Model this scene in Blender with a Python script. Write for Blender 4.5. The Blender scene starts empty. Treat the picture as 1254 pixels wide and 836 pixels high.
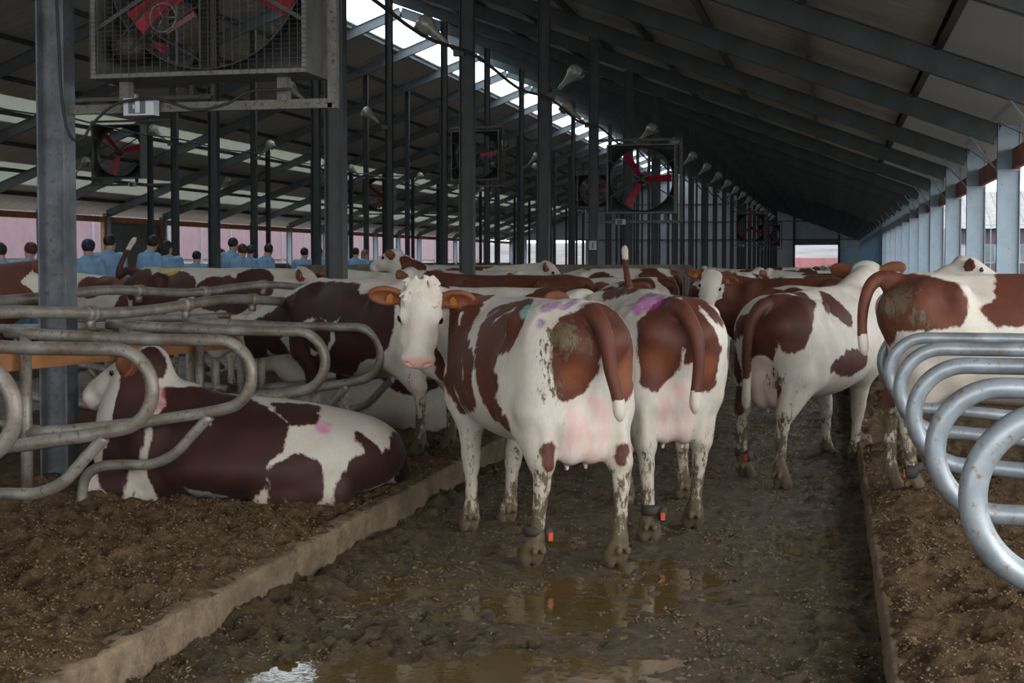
import bpy, math, random
import numpy as np
from mathutils import Vector, Matrix

# ------------------------------------------------------------------ camera, world, exposure
scn = bpy.context.scene
COL = scn.collection
EYE = 1.6
cam_d = bpy.data.cameras.new('camera'); cam = bpy.data.objects.new('camera', cam_d); COL.objects.link(cam)
cam_d.sensor_width = 36.0; cam_d.lens = 1700.0 * 36.0 / 1254.0
cam_d.shift_y = -39.0 / 1254.0
cam_d.clip_start = 0.05; cam_d.clip_end = 600
cam.location = (0, 0, EYE)
cam.rotation_euler = (math.radians(88), 0, math.atan(391 / 1700.0))
scn.camera = cam
scn.view_settings.view_transform = 'Standard'; scn.view_settings.look = 'None'
scn.view_settings.gamma = 1.0; scn.view_settings.use_curve_mapping = False
scn.view_settings.exposure = 0.12

world = bpy.data.worlds.new('overcast'); scn.world = world; world.use_nodes = True
_b = world.node_tree.nodes['Background']
_b.inputs[0].default_value = (0.95, 0.975, 1.0, 1); _b.inputs[1].default_value = 3.0
# added fill light standing in for daylight at the barn's open near end
def area_light(name, loc, rot, sx, sy, power, color):
    l = bpy.data.lights.new(name, 'AREA'); l.shape = 'RECTANGLE'; l.size = sx; l.size_y = sy; l.energy = power; l.color = color
    o = bpy.data.objects.new(name, l); o.location = loc; o.rotation_euler = rot; COL.objects.link(o); return o
area_light('fill_light_near_gable', (-4.0, -7.0, 3.6), (math.radians(82), 0, math.radians(-6)), 14, 4.0, 420, (1.0, 0.97, 0.93))
# added key light standing in for daylight from the open right-hand side
area_light('key_light_right_opening', (5.2, 1.0, 3.0), (math.radians(78), 0, math.radians(38)), 9, 2.6, 750, (1.0, 0.985, 0.96))
random.seed(5); RNG = np.random.default_rng(5)

# ------------------------------------------------------------------ dimensions (metres)
BAY = 5.0; Y0 = 7.8; NBAY = 24; YEND = Y0 + BAY * NBAY; YNEAR = Y0 - 3 * BAY
XR = 2.5; XL = -29.5; XRIDGE = -13.5
ROWS = {'A': -4.7, 'B': -10.65, 'C': -16.4, 'D': -22.3}
SLOPE = 0.375; EAVE = 3.4
def roof_z(x):                                     # underside of the rafters
    return EAVE + SLOPE * (XR - x) if x > XRIDGE else EAVE + SLOPE * (x - XL)
BED = 0.2; CL = -2.52; CR = 0.21                   # kerb edges of the alley

# ------------------------------------------------------------------ node helpers
def new_mat(name):
    m = bpy.data.materials.new(name); m.use_nodes = True
    nt = m.node_tree; nt.nodes.clear()
    out = nt.nodes.new('ShaderNodeOutputMaterial'); p = nt.nodes.new('ShaderNodeBsdfPrincipled')
    nt.links.new(p.outputs[0], out.inputs[0]); return m, nt, p
def N(nt, t, **kw):
    n = nt.nodes.new(t)
    for k, v in kw.items():
        if k.startswith('i_'):
            key = k[2:]; key = int(key) if key.isdigit() else key.replace('_', ' ')
            n.inputs[key].default_value = v
        else: setattr(n, k, v)
    return n
def coord(nt, scale=(1, 1, 1), obj=True):
    tc = N(nt, 'ShaderNodeTexCoord'); mp = N(nt, 'ShaderNodeMapping'); mp.inputs['Scale'].default_value = scale
    nt.links.new(tc.outputs['Object'], mp.inputs[0]); return mp.outputs[0]
def noise(nt, vec, scale, detail=4, rough=0.6):
    n = N(nt, 'ShaderNodeTexNoise'); n.inputs['Scale'].default_value = scale; n.inputs['Detail'].default_value = detail
    n.inputs['Roughness'].default_value = rough; nt.links.new(vec, n.inputs['Vector']); return n.outputs['Fac']
def ramp(nt, fac, stops, interp='LINEAR'):
    r = N(nt, 'ShaderNodeValToRGB'); r.color_ramp.interpolation = interp; e = r.color_ramp.elements
    while len(e) > 1: e.remove(e[-1])
    e[0].position = stops[0][0]; e[0].color = c4(stops[0][1])
    for s in stops[1:]:
        x = e.new(s[0]); x.color = c4(s[1])
    nt.links.new(fac, r.inputs[0]); return r.outputs[0]
def c4(c):
    if isinstance(c, (int, float)): return (c, c, c, 1)
    return (c[0], c[1], c[2], 1)
def mix(nt, fac, a, b):
    m = N(nt, 'ShaderNodeMix', data_type='RGBA')
    for s, v in ((0, fac), (6, a), (7, b)):
        if hasattr(v, 'links') or hasattr(v, 'is_output'): nt.links.new(v, m.inputs[s])
        else: m.inputs[s].default_value = v if s == 0 else c4(v)
    return m.outputs[2]
def math_n(nt, op, a, b=None, clamp=False):
    m = N(nt, 'ShaderNodeMath', operation=op, use_clamp=clamp)
    for s, v in ((0, a), (1, b)):
        if v is None: continue
        if hasattr(v, 'is_output'): nt.links.new(v, m.inputs[s])
        else: m.inputs[s].default_value = v
    return m.outputs[0]
def bump(nt, p, h, strength=0.4, dist=0.01):
    b = N(nt, 'ShaderNodeBump'); b.inputs['Strength'].default_value = strength; b.inputs['Distance'].default_value = dist
    nt.links.new(h, b.inputs['Height']); nt.links.new(b.outputs[0], p.inputs['Normal'])
def simple(name, col, rough=0.6, metal=0.0, var=0.15, scale=8, col2=None, bmp=0.15, spotty=0.0, spot=(0.05, 0.035, 0.02), spec=0.5):
    m, nt, p = new_mat(name); v = coord(nt)
    f = noise(nt, v, scale, 5)
    c2 = col2 or tuple(c * (1 - var * 2) for c in col)
    c = ramp(nt, f, [(0.35, c2), (0.65, col)])
    if spotty > 0:
        s = noise(nt, v, scale * 6, 6, 0.75)
        c = mix(nt, ramp(nt, s, [(0.62 - spotty * 0.2, 0.0), (0.68 - spotty * 0.2, 1.0)]), c, spot)
    nt.links.new(c, p.inputs['Base Color']); p.inputs['Roughness'].default_value = rough; p.inputs['Metallic'].default_value = metal
    p.inputs['Specular IOR Level'].default_value = spec
    if bmp: bump(nt, p, noise(nt, v, scale * 5, 4), bmp, 0.004)
    return m
M = {}
M['steel'] = simple('painted_steel', (0.050, 0.056, 0.060), 0.5, 0.25, 0.2, 3, spotty=0.12, spot=(0.06, 0.05, 0.04))
M['steel_blue'] = simple('blue_grey_steel', (0.33, 0.42, 0.50), 0.5, 0.1, 0.12, 2, spotty=0.05, spot=(0.2, 0.2, 0.2))
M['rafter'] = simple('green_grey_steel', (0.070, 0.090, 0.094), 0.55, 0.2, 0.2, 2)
M['post_old'] = simple('dirty_galvanised_post', (0.135, 0.155, 0.18), 0.5, 0.25, 0.3, 4, spotty=0.3, spot=(0.09, 0.07, 0.045))
M['galv'] = simple('galvanised_tube', (0.27, 0.31, 0.35), 0.40, 0.35, 0.25, 5, spotty=0.2, spot=(0.17, 0.12, 0.07), bmp=0.1)
M['galv_dirty'] = simple('muddy_galvanised_tube', (0.26, 0.25, 0.225), 0.45, 0.25, 0.3, 5, spotty=0.3, spot=(0.11, 0.075, 0.045), col2=(0.13, 0.105, 0.08))
M['bracket'] = simple('speckled_bracket', (0.13, 0.13, 0.115), 0.6, 0.2, 0.15, 6, spotty=0.4, spot=(0.045, 0.035, 0.025))
M['fan_box'] = simple('fan_housing', (0.05, 0.055, 0.06), 0.5, 0.3, 0.2, 5)
M['fan_rim'] = simple('fan_rim_metal', (0.12, 0.125, 0.12), 0.5, 0.3, 0.2, 5, spotty=0.2)
M['red'] = simple('red_fan_blade', (0.30, 0.010, 0.028), 0.4, 0, 0.15, 4)
M['wire'] = simple('wire', (0.06, 0.057, 0.05), 0.6, 0.2, 0.1, 5, bmp=0)
M['black'] = simple('black_rubber', (0.012, 0.012, 0.013), 0.6, 0, 0.1, 5)
M['motor'] = simple('motor_paint', (0.03, 0.025, 0.018), 0.6, 0.1, 0.2, 9)
M['lamp_shell'] = simple('dusty_lamp_reflector', (0.42, 0.42, 0.38), 0.35, 0.2, 0.25, 20, spotty=0.15, spot=(0.16, 0.13, 0.09))
M['label_white'] = simple('label_white', (0.45, 0.5, 0.55), 0.5, 0, 0.1, 5, bmp=0)
M['label_dark'] = simple('label_dark', (0.06, 0.07, 0.08), 0.4, 0, 0.2, 20, bmp=0)
M['timber'] = simple('orange_timber', (0.42, 0.19, 0.075), 0.7, 0, 0.2, 3)
M['redtimber'] = simple('red_brown_timber', (0.30, 0.10, 0.06), 0.7, 0, 0.2, 3)
M['concrete'] = simple('stained_concrete', (0.19, 0.165, 0.13), 0.85, 0, 0.25, 3, spotty=0.1)
M['clad'] = simple('wall_cladding', (0.42, 0.47, 0.53), 0.7, 0, 0.1, 1.5)
M['clad_green'] = simple('green_grey_panel', (0.13, 0.155, 0.14), 0.7, 0, 0.1, 1.5)

# ------------------------------------------------------------------ object helpers
def meta(o, label=None, cat=None, group=None, kind=None):
    if label: o['label'] = label
    if cat: o['category'] = cat
    if group: o['group'] = group
    if kind: o['kind'] = kind
    return o
def empty(name, loc=(0, 0, 0), rz=0.0):
    o = bpy.data.objects.new(name, None); o.location = loc; o.rotation_euler = (0, 0, rz); o.empty_display_size = 0.1
    COL.objects.link(o); return o
def link_mesh(name, verts, faces, mat, parent=None, smooth=False):
    me = bpy.data.meshes.new(name)
    me.from_pydata([tuple(v) for v in verts], [], [tuple(f) for f in faces]); me.update()
    if smooth: me.shade_smooth()
    o = bpy.data.objects.new(name, me); COL.objects.link(o)
    for m in (mat if isinstance(mat, (list, tuple)) else [mat]): me.materials.append(m)
    if parent: o.parent = parent
    return o
def fast_mesh(name, V, Q, mat, parent=None, smooth=True):
    me = bpy.data.meshes.new(name); V = np.asarray(V, np.float32); Q = np.asarray(Q, np.int32)
    me.vertices.add(len(V)); me.vertices.foreach_set('co', V.ravel())
    n = Q.shape[1]; me.loops.add(len(Q) * n); me.loops.foreach_set('vertex_index', Q.ravel())
    me.polygons.add(len(Q)); me.polygons.foreach_set('loop_start', np.arange(0, len(Q) * n, n, dtype=np.int32))
    me.update(calc_edges=True); me.validate()
    if smooth: me.shade_smooth()
    o = bpy.data.objects.new(name, me); COL.objects.link(o); me.materials.append(mat)
    if parent: o.parent = parent
    return o
class MB:
    def __init__(s): s.v = []; s.f = []
    def add(s, V, F):
        b = len(s.v); s.v += [tuple(x) for x in V]; s.f += [tuple(i + b for i in f) for f in F]; return s
    def box(s, a, b):
        x0, y0, z0 = a; x1, y1, z1 = b
        return s.add([(x0, y0, z0), (x1, y0, z0), (x1, y1, z0), (x0, y1, z0), (x0, y0, z1), (x1, y0, z1), (x1, y1, z1), (x0, y1, z1)],
                     [(3, 2, 1, 0), (4, 5, 6, 7), (0, 1, 5, 4), (1, 2, 6, 5), (2, 3, 7, 6), (3, 0, 4, 7)])
    def prism(s, prof, p0, p1, up=(0, 0, 1)):
        """profile of (side, up) points swept straight from p0 to p1"""
        p0 = Vector(p0); p1 = Vector(p1); d = (p1 - p0).normalized(); side = d.cross(Vector(up)).normalized(); u = side.cross(d)
        n = len(prof); V = [p0 + side * a + u * b for a, b in prof] + [p1 + side * a + u * b for a, b in prof]
        F = [(i, (i + 1) % n, n + (i + 1) % n, n + i) for i in range(n)] + [tuple(range(n))[::-1], tuple(range(n, 2 * n))]
        return s.add(V, F)
    def ibeam(s, p0, p1, w, h, t=0.012, up=(0, 0, 1)):
        w /= 2; h /= 2; q = t / 2
        prof = [(-w, -h), (w, -h), (w, -h + t), (q, -h + t), (q, h - t), (w, h - t), (w, h), (-w, h), (-w, h - t), (-q, h - t), (-q, -h + t), (-w, -h + t)]
        return s.prism(prof, p0, p1, up)
    def bar(s, p0, p1, w, h, up=(0, 0, 1)):
        return s.prism([(-w / 2, -h / 2), (w / 2, -h / 2), (w / 2, h / 2), (-w / 2, h / 2)], p0, p1, up)
    def tube(s, pts, r, n=10, cap=True):
        pts = [Vector(p) for p in pts]; rs = r if isinstance(r, (list, tuple)) else [r] * len(pts)
        T = []
        for i in range(len(pts)):
            a = pts[max(i - 1, 0)]; b = pts[min(i + 1, len(pts) - 1)]; T.append((b - a).normalized())
        ref = Vector((0, 0, 1)) if abs(T[0].z) < 0.9 else Vector((1, 0, 0)); u = T[0].cross(ref).normalized()
        V = []
        for i, p in enumerate(pts):
            u = (u - T[i] * u.dot(T[i])).normalized(); w = T[i].cross(u)
            for k in range(n):
                a = 2 * math.pi * k / n; V.append(p + (u * math.cos(a) + w * math.sin(a)) * rs[i])
        F = []
        for i in range(len(pts) - 1):
            for k in range(n):
                F.append((i * n + k, i * n + (k + 1) % n, (i + 1) * n + (k + 1) % n, (i + 1) * n + k))
        if cap: F.append(tuple(range(n))[::-1]); F.append(tuple(range(len(V) - n, len(V))))
        return s.add(V, F)
    def lathe(s, prof, origin, axis=(0, 0, 1), n=20):
        axis = Vector(axis).normalized(); ref = Vector((0, 0, 1)) if abs(axis.z) < 0.9 else Vector((1, 0, 0))
        u = axis.cross(ref).normalized(); w = axis.cross(u); o = Vector(origin); V = []
        for r, h in prof:
            for k in range(n):
                a = 2 * math.pi * k / n; V.append(o + axis * h + (u * math.cos(a) + w * math.sin(a)) * r)
        F = [(i * n + k, i * n + (k + 1) % n, (i + 1) * n + (k + 1) % n, (i + 1) * n + k) for i in range(len(prof) - 1) for k in range(n)]
        F.append(tuple(range(n))[::-1]); F.append(tuple(range(len(V) - n, len(V))))
        return s.add(V, F)
    def build(s, name, mat, parent=None, smooth=False):
        o = link_mesh(name, s.v, s.f, mat, parent, smooth)
        return o
def arc(c, r, a0, a1, n, plane='xz'):
    out = []
    for i in range(n + 1):
        a = math.radians(a0 + (a1 - a0) * i / n); out.append((c[0] + r * math.cos(a), c[1], c[2] + r * math.sin(a)))
    return out
def smooth_path(pts, n=8):
    P = [Vector(p) for p in pts]; P = [P[0] * 2 - P[1]] + P + [P[-1] * 2 - P[-2]]; out = []
    for i in range(1, len(P) - 2):
        for k in range(n):
            t = k / n; a, b, c, d = P[i - 1], P[i], P[i + 1], P[i + 2]
            out.append(0.5 * ((2 * b) + (c - a) * t + (2 * a - 5 * b + 4 * c - d) * t * t + (3 * b - a - 3 * c + d) * t ** 3))
    out.append(P[-2]); return out

# ------------------------------------------------------------------ value noise for shaped ground
def vnoise(X, Y, scale, seed):
    g = np.random.default_rng(seed).random((257, 257)); x = X * scale; y = Y * scale
    xi = np.floor(x).astype(int); yi = np.floor(y).astype(int); fx = x - xi; fy = y - yi
    fx = fx * fx * (3 - 2 * fx); fy = fy * fy * (3 - 2 * fy); a = lambda i, j: g[i % 257, j % 257]
    return (a(xi, yi) * (1 - fx) + a(xi + 1, yi) * fx) * (1 - fy) + (a(xi, yi + 1) * (1 - fx) + a(xi + 1, yi + 1) * fx) * fy
def fbm(X, Y, scale, seed, octv=5, gain=0.5):
    s = 0; amp = 1; tot = 0
    for o in range(octv):
        s = s + amp * vnoise(X + 13.7 * o, Y - 7.3 * o, scale * 2 ** o, seed + o); tot += amp; amp *= gain
    return s / tot
def ridged(X, Y, scale, seed, octv=4):
    s = 0; amp = 1; tot = 0
    for o in range(octv):
        s = s + amp * (1 - np.abs(2 * vnoise(X + 3.1 * o, Y + 9.2 * o, scale * 2 ** o, seed + o) - 1)); tot += amp; amp *= 0.55
    return s / tot
def grid_obj(name, xs, ys, zf, mat, kind=None):
    X, Y = np.meshgrid(xs, ys, indexing='ij'); Z = zf(X, Y); n, m = X.shape
    V = np.stack([X.ravel(), Y.ravel(), Z.ravel()], 1); I = np.arange(n * m).reshape(n, m)
    Q = np.stack([I[:-1, :-1].ravel(), I[1:, :-1].ravel(), I[1:, 1:].ravel(), I[:-1, 1:].ravel()], 1)
    o = fast_mesh(name, V, Q, mat)
    if kind: o['kind'] = kind
    return o
# ------------------------------------------------------------------ implicit modelling: smooth unions of tapered limbs, meshed with surface nets
class Blob:
    def __init__(s, lo, hi, h):
        s.lo = np.array(lo, float); s.h = h; s.n = (np.ceil((np.array(hi, float) - s.lo) / h).astype(int) + 1)
        s.D = np.full(tuple(s.n), 0.6, np.float32)
    def _reg(s, lo, hi):
        a = np.clip(np.floor((lo - s.lo) / s.h).astype(int), 0, s.n - 1); b = np.clip(np.ceil((hi - s.lo) / s.h).astype(int) + 1, 1, s.n)
        if np.any(b <= a): return None, None, None, None
        ax = [s.lo[i] + s.h * np.arange(a[i], b[i]) for i in range(3)]
        return (slice(a[0], b[0]), slice(a[1], b[1]), slice(a[2], b[2])), ax[0][:, None, None], ax[1][None, :, None], ax[2][None, None, :]
    def _put(s, sl, d, k, sub=False):
        A = s.D[sl]
        if sub:
            h = np.clip(0.5 - 0.5 * (A + d) / k, 0, 1); s.D[sl] = A * (1 - h) + (-d) * h + k * h * (1 - h)
        else:
            h = np.clip(0.5 + 0.5 * (A - d) / k, 0, 1); s.D[sl] = A * (1 - h) + d * h - k * h * (1 - h)
    def cone(s, a, b, ra, rb, k=0.03, sub=False):
        a = np.array(a, float); b = np.array(b, float); m = max(ra, rb) + k * 1.5 + 3 * s.h
        sl, X, Y, Z = s._reg(np.minimum(a, b) - m, np.maximum(a, b) + m)
        if sl is None: return s
        ab = b - a; L = max(ab @ ab, 1e-9)
        t = np.clip(((X - a[0]) * ab[0] + (Y - a[1]) * ab[1] + (Z - a[2]) * ab[2]) / L, 0, 1)
        d = np.sqrt((X - a[0] - t * ab[0]) ** 2 + (Y - a[1] - t * ab[1]) ** 2 + (Z - a[2] - t * ab[2]) ** 2) - (ra + (rb - ra) * t)
        s._put(sl, d, k, sub); return s
    def chain(s, pts, rs, k=0.03):
        for i in range(len(pts) - 1): s.cone(pts[i], pts[i + 1], rs[i], rs[i + 1], k)
        return s
    def ell(s, c, r, R=None, k=0.03, sub=False):
        c = np.array(c, float); r = np.array(r, float); m = (r.max() if R is not None else r) + k * 1.5 + 3 * s.h
        sl, X, Y, Z = s._reg(c - m, c + m)
        if sl is None: return s
        P = (X - c[0], Y - c[1], Z - c[2])
        if R is not None: P = tuple(P[0] * R[0, i] + P[1] * R[1, i] + P[2] * R[2, i] for i in range(3))   # columns of R are the axes
        k0 = np.sqrt(sum((P[i] / r[i]) ** 2 for i in range(3))); k1 = np.sqrt(sum((P[i] / r[i] ** 2) ** 2 for i in range(3))) + 1e-6
        s._put(sl, k0 * (k0 - 1) / k1, k, sub); return s
    def cut_below(s, z):
        Z = s.lo[2] + s.h * np.arange(s.n[2]); s.D = np.maximum(s.D, (z - Z)[None, None, :].astype(np.float32)); return s
    def mesh(s):
        D = s.D; D[0] = D[-1] = 0.3; D[:, 0] = D[:, -1] = 0.3; D[:, :, 0] = D[:, :, -1] = 0.3
        S = D < 0; nx, ny, nz = D.shape
        c = np.zeros((nx - 1, ny - 1, nz - 1), np.int8)
        offs = [(i, j, k) for i in (0, 1) for j in (0, 1) for k in (0, 1)]
        for i, j, k in offs: c += S[i:nx - 1 + i, j:ny - 1 + j, k:nz - 1 + k]
        act = np.argwhere((c > 0) & (c < 8)); idx = -np.ones(c.shape, np.int32); idx[tuple(act.T)] = np.arange(len(act))
        pos = np.zeros((len(act), 3)); cnt = np.zeros(len(act))
        vals = {o: D[tuple((act + o).T)] for o in offs}
        for a in offs:
            for ax in range(3):
                if a[ax] == 1: continue
                b = list(a); b[ax] = 1; b = tuple(b); va, vb = vals[a], vals[b]; m = (va < 0) != (vb < 0)
                t = va[m] / (va[m] - vb[m]); p = np.tile(np.array(a, float), (m.sum(), 1)); p[:, ax] += t
                pos[m] += p; cnt[m] += 1
        V = s.lo + s.h * (act + pos / cnt[:, None])
        Q = []
        for ax in range(3):
            u, w = [(1, 2), (2, 0), (0, 1)][ax]
            sl0 = [slice(1, -1)] * 3; sl0[ax] = slice(0, -1); sl1 = [slice(1, -1)] * 3; sl1[ax] = slice(1, None)
            A = S[tuple(sl0)]; B = S[tuple(sl1)]; e = np.argwhere(A != B)
            if not len(e): continue
            g = e.copy(); g[:, u] += 1; g[:, w] += 1
            def cell(du, dw):
                q = g.copy(); q[:, u] -= du; q[:, w] -= dw; return idx[tuple(q.T)]
            quad = np.stack([cell(1, 1), cell(0, 1), cell(0, 0), cell(1, 0)], 1)
            ins = A[tuple(e.T)]; quad[~ins] = quad[~ins][:, ::-1]; Q.append(quad)
        return V, np.concatenate(Q)
def unit(v): v = np.array(v, float); return v / np.linalg.norm(v)
def head_frame(fwd, up=(0, 0, 1)):
    x = unit(fwd); y = unit(np.cross(up, x)); z = np.cross(x, y); return np.stack([x, y, z], 1)
def attr(me, name, vals, color=False):
    if color:
        a = me.attributes.new(name, 'FLOAT_COLOR', 'POINT'); a.data.foreach_set('color', np.asarray(vals, np.float32).ravel())
    else:
        a = me.attributes.new(name, 'FLOAT', 'POINT'); a.data.foreach_set('value', np.asarray(vals, np.float32))
def balls(P, B, default_r=0.05):
    """signed closeness to a set of (x, y, z, r) marks: positive inside"""
    if B is None or len(B) == 0: return np.full(len(P), -1.0)
    B = np.asarray(B, float); out = np.full(len(P), -1.0)
    for i in range(0, len(B), 16):
        b = B[i:i + 16]; d = b[None, :, 3] - np.linalg.norm(P[:, None, :] - b[None, :, :3], axis=2); out = np.maximum(out, d.max(1))
    return out

# coat: red-brown patches, white hair, pink skin, muddy splashes, raddle paint
def coat_material(name, dark=(0.05, 0.016, 0.012), mid=(0.105, 0.030, 0.016), white=(0.58, 0.555, 0.51)):
    m, nt, p = new_mat(name); v = coord(nt); A = lambda n: N(nt, 'ShaderNodeAttribute', attribute_name=n)
    vs = coord(nt, (1, 1, 0.42))
    hair = noise(nt, vs, 55, 3, 0.6); big = noise(nt, v, 7, 3, 0.5); fine = noise(nt, vs, 20, 4, 0.65)
    f = math_n(nt, 'ADD', math_n(nt, 'ADD', A('patch').outputs['Fac'], 0.010), math_n(nt, 'MULTIPLY', math_n(nt, 'SUBTRACT', fine, 0.5), 0.065))
    f = math_n(nt, 'ADD', f, math_n(nt, 'MULTIPLY', math_n(nt, 'SUBTRACT', hair, 0.5), 0.025))
    mask = ramp(nt, math_n(nt, 'ADD', math_n(nt, 'MULTIPLY', f, 20), 0.5, True), [(0.35, 0.0), (0.65, 1.0)])
    shade = math_n(nt, 'ADD', math_n(nt, 'MULTIPLY', A('ruddy').outputs['Fac'], 1.0), math_n(nt, 'MULTIPLY', math_n(nt, 'SUBTRACT', big, 0.5), 0.7), True)
    brown = ramp(nt, shade, [(0.0, dark), (0.45, mid), (1.0, (0.215, 0.072, 0.028))])
    brown = mix(nt, math_n(nt, 'MULTIPLY', hair, 0.35), brown, (0.03, 0.012, 0.01))
    wh = mix(nt, ramp(nt, big, [(0.35, 0.0), (0.75, 0.8)]), white, (0.47, 0.41, 0.32))
    wh = mix(nt, math_n(nt, 'MULTIPLY', ramp(nt, hair, [(0.4, 1.0), (0.6, 0.0)]), 0.18), wh, (0.36, 0.32, 0.27))
    wh = mix(nt, A('grime_shade').outputs['Fac'], wh, (0.27, 0.205, 0.12))  # whites darken downwards: dirt plus belly shading put into the colour
    col = mix(nt, mask, wh, brown)
    pk = mix(nt, ramp(nt, noise(nt, coord(nt, (1, 1, 0.3)), 14, 4, 0.6), [(0.4, 0.0), (0.65, 1.0)]), (0.60, 0.40, 0.36), (0.60, 0.53, 0.49))
    col = mix(nt, A('pink').outputs['Fac'], col, pk)
    col = mix(nt, A('bare').outputs['Fac'], col, (0.66, 0.27, 0.26))
    t = A('tint'); col = mix(nt, math_n(nt, 'MULTIPLY', t.outputs['Alpha'], ramp(nt, fine, [(0.34, 0.4), (0.54, 1.0)])), col, t.outputs['Color'])
    dn = noise(nt, vs, 26, 5, 0.8)
    dirt = math_n(nt, 'ADD', A('dirt').outputs['Fac'], math_n(nt, 'MULTIPLY', math_n(nt, 'SUBTRACT', dn, 0.5), 1.9))
    dm = ramp(nt, dirt, [(0.47, 0.0), (0.56, 1.0)])
    col = mix(nt, dm, col, mix(nt, hair, (0.045, 0.032, 0.018), (0.15, 0.115, 0.065)))
    col = mix(nt, A('hoof').outputs['Fac'], col, mix(nt, fine, (0.05, 0.035, 0.025), (0.13, 0.09, 0.06)))
    nt.links.new(col, p.inputs['Base Color'])
    p.inputs['Roughness'].default_value = 0.62; p.inputs['Specular IOR Level'].default_value = 0.3
    p.inputs['Sheen Weight'].default_value = 0.03; p.inputs['Sheen Roughness'].default_value = 0.4
    hb = math_n(nt, 'ADD', math_n(nt, 'MULTIPLY', hair, 0.5), math_n(nt, 'MULTIPLY', dm, 0.6))
    bump(nt, p, hb, 0.55, 0.006)
    return m
M['coat'] = coat_material('simmental_coat')
M['coat_dark'] = coat_material('dark_simmental_coat', (0.018, 0.007, 0.007), (0.052, 0.016, 0.012), (0.50, 0.475, 0.44))
M['eye'] = simple('eyeball', (0.01, 0.008, 0.008), 0.08, 0, 0.1, 5, bmp=0)
M['tag_y'] = simple('ear_tag_plastic', (0.36, 0.14, 0.03), 0.4, 0, 0.1, 5, bmp=0)
M['strap'] = simple('muddy_strap', (0.045, 0.04, 0.035), 0.7, 0, 0.3, 20)
M['strap_red'] = simple('orange_red_tag', (0.55, 0.06, 0.02), 0.4, 0, 0.1, 20, bmp=0)

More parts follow.
